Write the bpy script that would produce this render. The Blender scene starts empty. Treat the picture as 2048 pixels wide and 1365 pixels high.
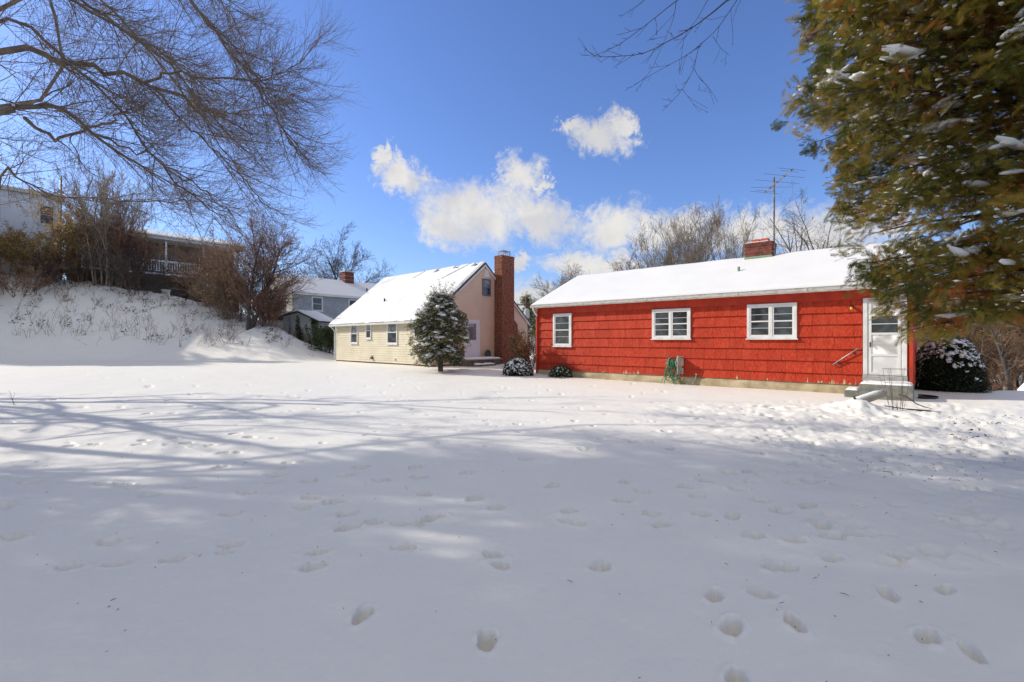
import bpy, math, random
import numpy as np
from mathutils import Vector, Matrix

S = bpy.context.scene
COL = S.collection
random.seed(7)
RNG = np.random.default_rng(11)
PI = math.pi

# ------------------------------------------------------------------ camera
cam = bpy.data.cameras.new('camera')
cam.sensor_width = 36.0
cam.lens = 16.7
cam.clip_end = 4000
cam.clip_start = 0.05
co = bpy.data.objects.new('camera', cam)
co.location = (0, 0, 1.56)
co.rotation_euler = (PI / 2, 0, 0)
COL.objects.link(co)
S.camera = co

# ------------------------------------------------------------------ sun, sky, exposure
SUN_EL, SUN_AZ = 29.0, -74.8          # azimuth from +Y, clockwise
sd = Vector((math.sin(math.radians(SUN_AZ)) * math.cos(math.radians(SUN_EL)),
             math.cos(math.radians(SUN_AZ)) * math.cos(math.radians(SUN_EL)),
             math.sin(math.radians(SUN_EL))))
sl = bpy.data.lights.new('sun', 'SUN')
sl.energy = 4.25
sl.angle = math.radians(0.53)
sl.color = (1.0, 0.94, 0.83)
so = bpy.data.objects.new('sun', sl)
so.rotation_euler = sd.to_track_quat('Z', 'Y').to_euler()
so.location = (-20, 5, 30)
COL.objects.link(so)

S.view_settings.view_transform = 'Standard'
S.view_settings.look = 'None'
S.view_settings.exposure = 0.08
S.view_settings.gamma = 1.0

w = bpy.data.worlds.new('World')
S.world = w
w.use_nodes = True
nt = w.node_tree
nt.nodes.clear()


class NB:
    """small helper for building node graphs"""
    def __init__(s, t):
        s.t = t

    def n(s, typ, **k):
        x = s.t.nodes.new(typ)
        for a, b in k.items():
            setattr(x, a, b)
        return x

    def l(s, a, b):
        s.t.links.new(a, b)

    def m(s, op, a, b=None, c=None, clamp=False):
        x = s.n('ShaderNodeMath', operation=op)
        x.use_clamp = clamp
        for i, v in enumerate((a, b, c)):
            if v is None:
                continue
            if isinstance(v, (int, float)):
                x.inputs[i].default_value = v
            else:
                s.l(v, x.inputs[i])
        return x.outputs[0]

    def mix(s, f, a, b, blend='MIX'):
        x = s.n('ShaderNodeMix', data_type='RGBA', blend_type=blend)
        for i, v in ((0, f), (6, a), (7, b)):
            if isinstance(v, (int, float)):
                x.inputs[i].default_value = v
            elif isinstance(v, tuple):
                x.inputs[i].default_value = (*v, 1)
            else:
                s.l(v, x.inputs[i])
        return x.outputs[2]

    def ramp(s, f, lo, hi):
        x = s.n('ShaderNodeMapRange', interpolation_type='SMOOTHSTEP')
        s.l(f, x.inputs[0])
        x.inputs[1].default_value = lo
        x.inputs[2].default_value = hi
        return x.outputs[0]

    def noise(s, vec, scale, detail=3, rough=.55, dist=0.0, dim='3D'):
        x = s.n('ShaderNodeTexNoise', noise_dimensions=dim)
        if vec is not None:
            s.l(vec, x.inputs['Vector'])
        x.inputs['Scale'].default_value = scale
        x.inputs['Detail'].default_value = detail
        x.inputs['Roughness'].default_value = rough
        x.inputs['Distortion'].default_value = dist
        return x.outputs[0]


b = NB(nt)
sky = b.n('ShaderNodeTexSky', sky_type='NISHITA')
sky.sun_disc = False
sky.sun_elevation = math.radians(SUN_EL)
sky.sun_rotation = math.radians(SUN_AZ % 360)
sky.altitude = 100
sky.air_density = 1.15
sky.dust_density = 0.45
sky.ozone_density = 2.4
bg = b.n('ShaderNodeBackground')
b.l(b.mix(1.0, sky.outputs[0], (.73, .86, 1.26), 'MULTIPLY'), bg.inputs[0])
bg.inputs[1].default_value = 0.137
tc = b.n('ShaderNodeTexCoord')
sep = b.n('ShaderNodeSeparateXYZ')
b.l(tc.outputs['Generated'], sep.inputs[0])
az = b.m('ARCTAN2', sep.outputs[0], sep.outputs[1])
el = b.m('ARCSINE', sep.outputs[2])
wn = b.noise(tc.outputs['Generated'], 9.0, 5, .62)
wn2 = b.noise(tc.outputs['Generated'], 7.3, 5, .62, 1.2)
wf = b.noise(tc.outputs['Generated'], 34.0, 6, .7, 1.5)
wf2 = b.noise(tc.outputs['Generated'], 29.0, 6, .7, 1.8)
azw = b.m('ADD', b.m('ADD', az, b.m('MULTIPLY', b.m('SUBTRACT', wn, .5), .16)), b.m('MULTIPLY', b.m('SUBTRACT', wf, .5), .09))
elw = b.m('ADD', b.m('ADD', el, b.m('MULTIPLY', b.m('SUBTRACT', wn2, .5), .10)), b.m('MULTIPLY', b.m('SUBTRACT', wf2, .5), .055))
# cumulus clouds: (azimuth, elevation, half width, half height, tilt) in degrees
CLOUDS = [(10.4, 22.9, 3.9, 2.1, -12), (12.6, 23.6, 2.0, 2.3, 20), (7.4, 24.2, 2.2, .8, 0),
          (-13.3, 18.4, 3.4, 2.1, -18), (-15.6, 20.6, 1.2, 1.9, -35),
          (-4.5, 15.0, 7.6, 3.6, -8), (1.2, 19.0, 3.2, 2.9, -20), (3.2, 14.4, 5.0, 3.0, -20), (5.0, 18.0, 1.8, .7, 6), (-7.5, 13.2, 5.2, 2.4, -14),
          (12.3, 13.2, 4.8, 2.9, 8), (18.5, 12.6, 5.2, 2.4, 4), (26.5, 11.5, 5.5, 2.7, 0), (34.0, 10.5, 6.0, 3.2, 0), (10.0, 9.2, 6.0, 1.6, 0),
          (1.4, 9.2, 1.8, .9, 0), (2.0, 5.0, 4.2, 2.2, 0), (14.0, 6.0, 8.0, 2.2, 0), (-2.0, 7.4, 3.2, .6, 0),
          (75, 12, 14, 4, 4)]
mask = None
for (ca, ce, ra, re, ti) in CLOUDS:
    ra, re = ra * .88, re * .84
    dx = b.m('SUBTRACT', azw, math.radians(ca))
    dy = b.m('SUBTRACT', elw, math.radians(ce))
    c, s_ = math.cos(math.radians(ti)), math.sin(math.radians(ti))
    u = b.m('ADD', b.m('MULTIPLY', dx, c / math.radians(ra)), b.m('MULTIPLY', dy, s_ / math.radians(ra)))
    v = b.m('ADD', b.m('MULTIPLY', dx, -s_ / math.radians(re)), b.m('MULTIPLY', dy, c / math.radians(re)))
    q = b.m('SUBTRACT', 1.0, b.m('ADD', b.m('MULTIPLY', u, u), b.m('MULTIPLY', v, v)))
    mask = q if mask is None else b.m('MAXIMUM', mask, q)
fine = b.noise(tc.outputs['Generated'], 26.0, 7, .68, .4)
mask = b.m('ADD', b.m('MULTIPLY', b.m('MAXIMUM', mask, -1.6), 1.25), b.m('MULTIPLY', b.m('SUBTRACT', fine, .5), 2.9))
dens = b.m('MULTIPLY', b.ramp(mask, -1.15, 1.35), .95)
# broken clouds added over the unseen sky, as whiter fill for the shade
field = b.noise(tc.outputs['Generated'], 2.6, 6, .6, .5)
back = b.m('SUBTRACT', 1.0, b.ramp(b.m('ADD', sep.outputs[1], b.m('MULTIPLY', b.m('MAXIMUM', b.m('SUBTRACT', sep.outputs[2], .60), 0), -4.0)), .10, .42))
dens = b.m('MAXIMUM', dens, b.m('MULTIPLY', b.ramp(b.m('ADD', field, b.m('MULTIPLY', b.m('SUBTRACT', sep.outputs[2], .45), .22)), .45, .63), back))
shade = b.noise(tc.outputs['Generated'], 11.0, 4, .5, .3)
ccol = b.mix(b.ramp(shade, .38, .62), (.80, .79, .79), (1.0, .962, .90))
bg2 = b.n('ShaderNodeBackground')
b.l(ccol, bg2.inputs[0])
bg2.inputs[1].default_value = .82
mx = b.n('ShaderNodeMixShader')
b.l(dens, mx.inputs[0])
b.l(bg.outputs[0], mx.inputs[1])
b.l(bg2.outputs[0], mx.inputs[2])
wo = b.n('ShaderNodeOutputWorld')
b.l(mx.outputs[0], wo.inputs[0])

# ------------------------------------------------------------------ materials
MATS = {}


def mat(name, col, col2=None, rough=.7, scale=4.0, bump=0.0, bscale=30.0, stretch=None, spec=.3, metal=0.0,
        objrand=0.0, detail=4, lo=.35, hi=.65, sss=0.0):
    if name in MATS:
        return MATS[name]
    m = bpy.data.materials.new(name)
    m.use_nodes = True
    t = m.node_tree
    B = NB(t)
    p = t.nodes['Principled BSDF']
    tc = B.n('ShaderNodeTexCoord')
    vec = tc.outputs['Object']
    if stretch:
        mp = B.n('ShaderNodeMapping')
        mp.inputs['Scale'].default_value = stretch
        B.l(vec, mp.inputs[0])
        vec = mp.outputs[0]
    if col2 is None:
        col2 = tuple(c * .75 for c in col)
    f = B.ramp(B.noise(vec, scale, detail), lo, hi)
    c = B.mix(f, col2, col)
    if objrand:
        oi = B.n('ShaderNodeObjectInfo')
        hs = B.n('ShaderNodeHueSaturation')
        B.l(c, hs.inputs['Color'])
        B.l(B.m('ADD', 1 - objrand / 2, B.m('MULTIPLY', oi.outputs['Random'], objrand)), hs.inputs['Value'])
        c = hs.outputs[0]
    B.l(c, p.inputs['Base Color'])
    p.inputs['Roughness'].default_value = rough
    p.inputs['Specular IOR Level'].default_value = spec
    p.inputs['Metallic'].default_value = metal
    if sss:
        p.inputs['Subsurface Weight'].default_value = sss
    if bump:
        bn = B.n('ShaderNodeBump')
        bn.inputs['Strength'].default_value = bump
        bn.inputs['Distance'].default_value = .02
        B.l(B.noise(vec, bscale, 4), bn.inputs['Height'])
        B.l(bn.outputs[0], p.inputs['Normal'])
    MATS[name] = m
    return m


def tint_mat(name, stops, rough=.6, spec=.3, trans=0.0):
    """foliage: colour from the per-leaf attribute 'tint' (0..1) through a list of colours"""
    m = bpy.data.materials.new(name)
    m.use_nodes = True
    B = NB(m.node_tree)
    p = m.node_tree.nodes['Principled BSDF']
    at = B.n('ShaderNodeAttribute', attribute_name='tint')
    cr = B.n('ShaderNodeValToRGB')
    e = cr.color_ramp.elements
    while len(e) < len(stops):
        e.new(.5)
    for i, (pos, c) in enumerate(stops):
        e[i].position = pos
        e[i].color = (*c, 1)
    B.l(at.outputs['Fac'], cr.inputs[0])
    B.l(cr.outputs[0], p.inputs['Base Color'])
    p.inputs['Roughness'].default_value = rough
    p.inputs['Specular IOR Level'].default_value = spec
    if trans:
        tr = B.n('ShaderNodeBsdfTranslucent')
        B.l(cr.outputs[0], tr.inputs[0])
        ms = B.n('ShaderNodeMixShader')
        ms.inputs[0].default_value = trans
        out = [n for n in m.node_tree.nodes if n.type == 'OUTPUT_MATERIAL'][0]
        B.l(p.outputs[0], ms.inputs[1])
        B.l(tr.outputs[0], ms.inputs[2])
        B.l(ms.outputs[0], out.inputs[0])
    MATS[name] = m
    return m


SNOW = mat('snow', (.835, .80, .725), (.81, .78, .71), rough=.55, scale=1.3, bump=.25, bscale=22, spec=.25)
SNOW_ROOF = mat('snow_roof', (.76, .745, .72), (.73, .72, .70), rough=.6, scale=.8, bump=.12, bscale=9, spec=.2)
SNOWC = mat('snow_clump', (.86, .85, .83), (.82, .815, .80), rough=.6, scale=6, bump=.4, bscale=30, spec=.2)
WHITE = mat('white_paint', (.74, .73, .70), (.60, .59, .56), rough=.5, scale=3, bump=.08, bscale=40)
VINYL = mat('white_vinyl', (.73, .72, .69), (.66, .65, .62), rough=.4, scale=2)
GUTTER = mat('gutter_paint', (.62, .60, .56), (.38, .35, .30), rough=.55, scale=5, stretch=(1, 1, 6), bump=.15, lo=.3, hi=.6)
CONCRETE = mat('concrete', (.235, .23, .20), (.15, .15, .125), rough=.9, scale=6, bump=.4, bscale=45)
CONC2 = mat('sill_concrete', (.42, .41, .38), (.30, .29, .27), rough=.85, scale=6, bump=.2, stretch=(1, 1, 3))
FOUND = mat('foundation_stucco', (.50, .41, .26), (.33, .26, .15), rough=.85, scale=2.2, bump=.35, bscale=25)
REDSMOOTH = mat('red_trim', (.50, .050, .018), (.40, .036, .014), rough=.5, scale=4, bump=.08, bscale=20, stretch=(1, 1, .4))
YEL = mat('cream_vinyl', (.66, .59, .435), (.60, .53, .38), rough=.5, scale=1.2)
PEACH = mat('peach_vinyl', (.68, .52, .37), (.63, .48, .335), rough=.5, scale=1.2)
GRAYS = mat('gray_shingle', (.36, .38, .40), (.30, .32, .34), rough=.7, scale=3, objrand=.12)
GRAY_LIT = mat('sunlit_gray_shingle', (.50, .49, .45), (.40, .39, .36), rough=.7, scale=3, objrand=.15)  # same gray siding, coloured paler to put sunlight on the gable
WHSID = mat('white_siding', (.82, .82, .83), (.76, .76, .78), rough=.6, scale=1.5, objrand=.06)
MORTAR = mat('mortar', (.46, .40, .34), (.36, .31, .26), rough=.9, scale=12)
BRICK = mat('red_brick', (.23, .065, .04), (.13, .04, .03), rough=.85, scale=5, bump=.3, objrand=.45)
BRICKY = mat('orange_brick', (.38, .14, .072), (.14, .048, .034), rough=.85, scale=7.0, bump=.3, bscale=30, stretch=(1, 1, 2.5), lo=.38, hi=.62)
TERRA = mat('terracotta', (.55, .12, .04), (.45, .09, .03), rough=.7, scale=8)
COPPER = mat('green_copper', (.16, .30, .22), (.26, .32, .16), rough=.6, scale=7, stretch=(2, 2, .5))
SHINGLE_ROOF = mat('asphalt_roof', (.07, .066, .062), (.045, .043, .04), rough=.9, scale=12, bump=.3)
METAL = mat('galvanised_metal', (.35, .35, .35), (.22, .21, .2), rough=.4, metal=.7, scale=6)
DARKMETAL = mat('dark_metal', (.06, .05, .045), (.10, .05, .03), rough=.5, metal=.4, scale=8)
BLACK = mat('black_plastic', (.02, .02, .02), rough=.4)
GREENP = mat('green_hose', (.035, .21, .10), (.02, .13, .06), rough=.35, scale=10, spec=.5)
REELP = mat('beige_plastic', (.55, .52, .44), (.42, .40, .33), rough=.5, scale=8)
BARK = mat('gray_bark', (.13, .105, .085), (.07, .055, .045), rough=.9, scale=9, bump=.5, bscale=30, stretch=(1, 1, .4))
BARKD = mat('dark_bark', (.10, .08, .068), (.055, .045, .04), rough=.9, scale=6)
MAPLE = mat('maple_bark', (.24, .19, .14), (.13, .10, .08), rough=.8, scale=7, bump=.4, bscale=30)
TWIG = mat('maple_twig', (.25, .195, .145), (.15, .11, .085), rough=.75, scale=5)
TWIGR = mat('red_twig', (.27, .15, .10), (.15, .085, .055), rough=.8, scale=3)
TWIGT = mat('tan_twig', (.32, .26, .19), (.18, .14, .10), rough=.8, scale=3)
BRUSHM = mat('brown_brush', (.27, .17, .10), (.15, .09, .055), rough=.85, scale=1.2)
WOOD = mat('old_brown_wood', (.13, .065, .035), (.07, .04, .025), rough=.85, scale=3, stretch=(1, 1, 4))
LAVENDER = mat('pale_door_paint', (.70, .66, .70), (.66, .62, .66), rough=.45, scale=2)
SLATE = mat('slate_gray', (.07, .075, .085), (.05, .052, .06), rough=.7, scale=5)
STONEM = mat('step_stone', (.22, .16, .13), (.11, .09, .08), rough=.9, scale=5, bump=.5, bscale=12)
FRAMEG = mat('gray_frame', (.16, .165, .175), (.12, .125, .13), rough=.45)
BULB = mat('amber_glass', (.75, .48, .10), (.6, .35, .05), rough=.2, spec=.6)
PLY = mat('bare_wood_sill', (.50, .36, .20), (.35, .24, .13), rough=.8, scale=4, stretch=(1, 1, 5))


def glass(name, col, rough=.06, blind=None):
    m = bpy.data.materials.new(name)
    m.use_nodes = True
    B = NB(m.node_tree)
    p = m.node_tree.nodes['Principled BSDF']
    tc = B.n('ShaderNodeTexCoord')
    n_ = B.noise(tc.outputs['Object'], 2.2, 3, .5, 1.0)
    c2 = tuple(x * 2.3 + .012 for x in col)
    B.l(B.mix(B.ramp(n_, .42, .68), col, c2), p.inputs['Base Color'])
    p.inputs['Roughness'].default_value = rough
    p.inputs['Specular IOR Level'].default_value = .55
    bn = B.n('ShaderNodeBump')
    bn.inputs['Strength'].default_value = .05
    B.l(B.noise(tc.outputs['Object'], 1.7, 1), bn.inputs['Height'])
    B.l(bn.outputs[0], p.inputs['Normal'])
    MATS[name] = m
    return m


GLASS = glass('dark_glass', (.028, .031, .034))
GLASSB = glass('blind_glass', (.13, .14, .14), .1)
GLASSR = glass('storm_glass', (.42, .41, .38), .12)  # pale base colour stands in for light reflected in the pane


def shake_material():
    m = bpy.data.materials.new('red_striated_shake')
    m.use_nodes = True
    B = NB(m.node_tree)
    p = m.node_tree.nodes['Principled BSDF']
    tc = B.n('ShaderNodeTexCoord')
    mp = B.n('ShaderNodeMapping')
    mp.inputs['Scale'].default_value = (1, 1, .012)
    B.l(tc.outputs['Object'], mp.inputs[0])
    gr = B.noise(mp.outputs[0], 75, 2, .7)
    mp2 = B.n('ShaderNodeMapping')
    mp2.inputs['Scale'].default_value = (1, 1, .25)
    B.l(tc.outputs['Object'], mp2.inputs[0])
    pat = B.noise(mp2.outputs[0], 5, 4, .6)
    c = B.mix(B.ramp(gr, .38, .64), (.33, .028, .012), (.54, .062, .026))
    c = B.mix(B.m('MULTIPLY', B.ramp(pat, .45, .75), .35), c, (.57, .10, .05))
    oi = B.n('ShaderNodeObjectInfo')
    hs = B.n('ShaderNodeHueSaturation')
    B.l(c, hs.inputs['Color'])
    B.l(B.m('ADD', .90, B.m('MULTIPLY', oi.outputs['Random'], .16)), hs.inputs['Value'])
    c = hs.outputs[0]
    # paint peeled off to pale primer along the bottom course
    sp = B.n('ShaderNodeSeparateXYZ')
    B.l(tc.outputs['Object'], sp.inputs[0])
    low = B.m('SUBTRACT', 1.0, B.m('DIVIDE', B.m('SUBTRACT', sp.outputs[2], .32), .19), clamp=True)
    mp3 = B.n('ShaderNodeMapping')
    mp3.inputs['Scale'].default_value = (1, 0, .05)
    B.l(tc.outputs['Object'], mp3.inputs[0])
    pn = B.noise(mp3.outputs[0], 26, 3, .6)
    where = B.noise(sp.outputs[0], 1.1, 0, dim='1D') if False else None
    zone = None
    for (a0, hw) in ((11.15, .36), (10.62, .12), (10.3, .05), (8.25, .12), (6.0, .04), (4.45, .55), (3.35, .10), (9.2, .05)):
        q = B.m('SUBTRACT', 1.0, B.m('DIVIDE', B.m('ABSOLUTE', B.m('SUBTRACT', sp.outputs[0], a0)), hw), clamp=True)
        zone = q if zone is None else B.m('MAXIMUM', zone, q)
    zone = B.m('POWER', zone, .35)
    peel = B.m('ADD', B.m('MULTIPLY', low, zone), B.m('MULTIPLY', B.m('SUBTRACT', pn, .53), 4.0))
    f = B.m('MULTIPLY', B.ramp(peel, .66, .72), B.ramp(low, .0, .05))
    f = B.m('MULTIPLY', f, B.ramp(zone, .3, .6))
    c = B.mix(f, c, (.46, .40, .27))
    B.l(c, p.inputs['Base Color'])
    p.inputs['Roughness'].default_value = .55
    p.inputs['Specular IOR Level'].default_value = .12
    bn = B.n('ShaderNodeBump')
    bn.inputs['Strength'].default_value = .55
    bn.inputs['Distance'].default_value = .006
    B.l(gr, bn.inputs['Height'])
    B.l(bn.outputs[0], p.inputs['Normal'])
    return m


SHAKE = shake_material()

# ------------------------------------------------------------------ mesh helpers


def link(name, me, m=None, parent=None, smooth=False):
    o = bpy.data.objects.new(name, me)
    COL.objects.link(o)
    if m is not None and not me.materials:
        me.materials.append(m)
    if parent is not None:
        o.parent = parent
    if smooth:
        me.polygons.foreach_set('use_smooth', np.ones(len(me.polygons), dtype=bool))
    return o


def mesh_np(name, V, F, tint=None):
    """V (n,3); F (m,3) or (m,4) int arrays, or a list of such"""
    me = bpy.data.meshes.new(name)
    if not isinstance(F, list):
        F = [F]
    F = [np.asarray(f, dtype=np.int32) for f in F if len(f)]
    V = np.asarray(V, dtype=np.float32)
    me.vertices.add(len(V))
    me.vertices.foreach_set('co', V.ravel())
    loops = np.concatenate([f.ravel() for f in F])
    tot = np.concatenate([np.full(len(f), f.shape[1], dtype=np.int32) for f in F])
    st = np.concatenate([[0], np.cumsum(tot)[:-1]]).astype(np.int32)
    me.loops.add(len(loops))
    me.loops.foreach_set('vertex_index', loops)
    me.polygons.add(len(tot))
    me.polygons.foreach_set('loop_start', st)
    me.polygons.foreach_set('loop_total', tot)
    me.update(calc_edges=True)
    if tint is not None:
        at = me.attributes.new('tint', 'FLOAT', 'POINT')
        at.data.foreach_set('value', np.asarray(tint, dtype=np.float32))
    return me


class MB:
    """collects polygons, then links them as one mesh object"""
    def __init__(s):
        s.v, s.f = [], []

    def poly(s, pts):
        k = len(s.v)
        s.v += [tuple(p) for p in pts]
        s.f.append(tuple(range(k, k + len(pts))))

    def hexa(s, p):
        """8 points: bottom 4 then top 4"""
        k = len(s.v)
        s.v += [tuple(q) for q in p]
        for q in ((3, 2, 1, 0), (4, 5, 6, 7), (0, 1, 5, 4), (1, 2, 6, 5), (2, 3, 7, 6), (3, 0, 4, 7)):
            s.f.append(tuple(k + i for i in q))

    def box(s, x0, x1, y0, y1, z0, z1):
        s.hexa([(x0, y0, z0), (x1, y0, z0), (x1, y1, z0), (x0, y1, z0), (x0, y0, z1), (x1, y0, z1), (x1, y1, z1), (x0, y1, z1)])

    def prism(s, outline, axis, t0, t1):
        """outline of 2D points extruded along axis 0,1,2 between t0 and t1"""
        def P(q, t):
            if axis == 0:
                return (t, q[0], q[1])
            if axis == 1:
                return (q[0], t, q[1])
            return (q[0], q[1], t)
        k, n = len(s.v), len(outline)
        s.v += [P(q, t0) for q in outline] + [P(q, t1) for q in outline]
        s.f.append(tuple(k + i for i in range(n))[::-1])
        s.f.append(tuple(k + n + i for i in range(n)))
        for i in range(n):
            j = (i + 1) % n
            s.f.append((k + i, k + j, k + n + j, k + n + i))

    def tube(s, pts, r, sides=8, cap=True):
        pts = [Vector(p) for p in pts]
        rr = r if isinstance(r, (list, tuple)) else [r] * len(pts)
        k = len(s.v)
        prev = None
        for i, p in enumerate(pts):
            t = (pts[min(i + 1, len(pts) - 1)] - pts[max(i - 1, 0)]).normalized()
            if prev is None:
                ref = Vector((0, 0, 1)) if abs(t.z) < .9 else Vector((1, 0, 0))
                n_ = t.cross(ref).normalized()
            else:
                n_ = (prev - t * prev.dot(t)).normalized()
            prev = n_
            bb = t.cross(n_)
            for q in range(sides):
                a = 2 * PI * q / sides
                s.v.append(tuple(p + (n_ * math.cos(a) + bb * math.sin(a)) * rr[i]))
        for i in range(len(pts) - 1):
            for q in range(sides):
                q2 = (q + 1) % sides
                s.f.append((k + i * sides + q, k + i * sides + q2, k + (i + 1) * sides + q2, k + (i + 1) * sides + q))
        if cap:
            s.f.append(tuple(k + q for q in range(sides))[::-1])
            e = k + (len(pts) - 1) * sides
            s.f.append(tuple(e + q for q in range(sides)))

    def build(s, name, m, parent=None, smooth=False, bevel=0):
        me = bpy.data.meshes.new(name)
        me.from_pydata(s.v, [], s.f)
        me.update()
        o = link(name, me, m, parent, smooth)
        if bevel:
            bm_ = o.modifiers.new('bevel', 'BEVEL')
            bm_.width = bevel
            bm_.segments = 2
            bm_.limit_method = 'ANGLE'
        return o


def boxo(name, m, parent, *a, **k):
    q = MB()
    q.box(*a)
    return q.build(name, m, parent, **k)


def thing(name, label, cat, loc=(0, 0, 0), rz=0.0, group=None):
    o = bpy.data.objects.new(name, None)
    COL.objects.link(o)
    o.location = loc
    o.rotation_euler = (0, 0, rz)
    o.empty_display_size = .2
    return tag(o, label, cat, group)


def tag(o, label, cat, group=None):
    o['label'] = label
    o['category'] = cat
    if group:
        o['group'] = group
    return o


# ---- batches of tubes (branches, stems)


def tubes(P, R, sides=3):
    """P (M,n,3) polylines, R (M,n) radii -> V, F"""
    P = np.asarray(P, dtype=np.float64)
    R = np.asarray(R, dtype=np.float64)
    M, n, _ = P.shape
    T = np.gradient(P, axis=1)
    T /= np.linalg.norm(T, axis=2, keepdims=True) + 1e-9
    T0 = P[:, -1] - P[:, 0]
    T0 /= np.linalg.norm(T0, axis=1, keepdims=True) + 1e-9
    ref = np.where(np.abs(T0[:, 2:3]) < .8, np.array([[0, 0, 1.]]), np.array([[1., 0, 0]]))
    ref = np.repeat(ref[:, None, :], n, axis=1)
    N = np.cross(T, ref)
    N /= np.linalg.norm(N, axis=2, keepdims=True) + 1e-9
    Bn = np.cross(T, N)
    a = np.arange(sides) * 2 * PI / sides
    V = P[:, :, None, :] + R[:, :, None, None] * (N[:, :, None, :] * np.cos(a)[None, None, :, None] + Bn[:, :, None, :] * np.sin(a)[None, None, :, None])
    idx = np.arange(M * n * sides).reshape(M, n, sides)
    A = idx[:, :-1, :]
    Bq = np.roll(idx, -1, axis=2)[:, :-1, :]
    C = np.roll(idx, -1, axis=2)[:, 1:, :]
    D = idx[:, 1:, :]
    F = np.stack([A, Bq, C, D], axis=-1).reshape(-1, 4)
    return V.reshape(-1, 3), F


def tube_obj(name, paths, m, parent=None, sides=3, smooth=True):
    """paths: list of (pts list, radii list); grouped by point count and joined"""
    by = {}
    for p, r in paths:
        by.setdefault(len(p), []).append((p, r))
    Vs, Fs, k = [], [], 0
    for n, L in by.items():
        V, F = tubes([q[0] for q in L], [q[1] for q in L], sides)
        Vs.append(V)
        Fs.append(F + k)
        k += len(V)
    me = mesh_np(name, np.concatenate(Vs), np.concatenate(Fs))
    return link(name, me, m, parent, smooth)


def nrm(v):
    l = math.sqrt(v[0] ** 2 + v[1] ** 2 + v[2] ** 2) + 1e-9
    return (v[0] / l, v[1] / l, v[2] / l)


def curve_path(rnd, p, d, L, r0, r1, n=7, wander=.12, trop=(0, 0, 0), late=0.0):
    pts, rad = [p], [r0]
    st = L / (n - 1)
    for i in range(1, n):
        f = i / (n - 1)
        k = (1 - late) + late * 2 * f
        d = nrm((d[0] + rnd.gauss(0, wander) + trop[0] * k, d[1] + rnd.gauss(0, wander) + trop[1] * k, d[2] + rnd.gauss(0, wander) + trop[2] * k))
        p = (p[0] + d[0] * st, p[1] + d[1] * st, p[2] + d[2] * st)
        pts.append(p)
        rad.append(r0 + (r1 - r0) * f)
    return pts, rad


def spread(rnd, d, ang):
    """a direction at ANG radians from D, random round it"""
    D = Vector(d)
    ref = Vector((0, 0, 1)) if abs(D.z) < .9 else Vector((1, 0, 0))
    u = D.cross(ref).normalized()
    v = D.cross(u)
    a = rnd.uniform(0, 2 * PI)
    q = D * math.cos(ang) + (u * math.cos(a) + v * math.sin(a)) * math.sin(ang)
    return tuple(q)


def branch(rnd, out, p, d, L, r, lvl, spec):
    """recursive limb; spec[lvl] = dict(n, ang, ls, rs, wander, trop, start)"""
    s = spec[lvl]
    pts, rad = curve_path(rnd, p, d, L, r, r * s.get('taper', .35), s.get('pts', 7), s['wander'], s.get('trop', (0, 0, 0)), s.get('late', 0))
    out[lvl].append((pts, rad))
    if lvl + 1 >= len(spec):
        return
    c = spec[lvl + 1]
    n = c['n'] if isinstance(c['n'], int) else rnd.randint(*c['n'])
    for i in range(n):
        f = c.get('start', .25) + (1 - c.get('start', .25)) * (i + rnd.random()) / n
        f = min(f, .999)
        x = f * (len(pts) - 1)
        j = min(int(x), len(pts) - 2)
        q = x - j
        pp = tuple(pts[j][k] + (pts[j + 1][k] - pts[j][k]) * q for k in range(3))
        dd = nrm(tuple(pts[j + 1][k] - pts[j][k] for k in range(3)))
        rr = (rad[j] + (rad[j + 1] - rad[j]) * q)
        a = c['ang'] * rnd.uniform(.6, 1.35)
        nd = spread(rnd, dd, a)
        bs = c.get('bias')
        if bs:
            nd = nrm(tuple(nd[k] + bs[k] for k in range(3)))
        ll = L * c['ls'] * rnd.uniform(.6, 1.25) * (1.15 - .55 * f)
        branch(rnd, out, pp, nd, ll, min(rr * .85, rr * c['rs'] * rnd.uniform(.8, 1.1) + .0), lvl + 1, spec)


def bare_tree(name, label, cat, loc, spec, H, r, seed, group=None, stems=1, lean=(0, 0, 0), split=2, mt=BARK, mw=TWIGT, minr=.006, sides=5):
    rnd = random.Random(seed)
    out = [[] for _ in spec]
    for i in range(stems):
        d = nrm((lean[0] + (rnd.gauss(0, .28) if stems > 1 else rnd.gauss(0, .04)), lean[1] + (rnd.gauss(0, .28) if stems > 1 else rnd.gauss(0, .04)), 1))
        branch(rnd, out, (rnd.gauss(0, .12) * (stems > 1), rnd.gauss(0, .12) * (stems > 1), -.15), d, H * rnd.uniform(.85, 1.05), r, 0, spec)
    for L in out:
        for k, (p, rd) in enumerate(L):
            L[k] = (p, [max(x, minr) for x in rd])
    t = thing(name, label, cat, loc, 0, group)
    big = [x for L in out[:split] for x in L]
    small = [x for L in out[split:] for x in L]
    tube_obj('trunk', big, mt, t, sides)
    if small:
        tube_obj('crown', small, mw, t, 3)
    return t


# ---- scattered small pieces (leaf sprays, snow clumps)


def rot_from(D, U):
    """rotation matrices with x axis along D, z axis near U. D,U (M,3)"""
    D = D / (np.linalg.norm(D, axis=1, keepdims=True) + 1e-9)
    Y = np.cross(U, D)
    Y /= np.linalg.norm(Y, axis=1, keepdims=True) + 1e-9
    Z = np.cross(D, Y)
    return np.stack([D, Y, Z], axis=2)


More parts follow.
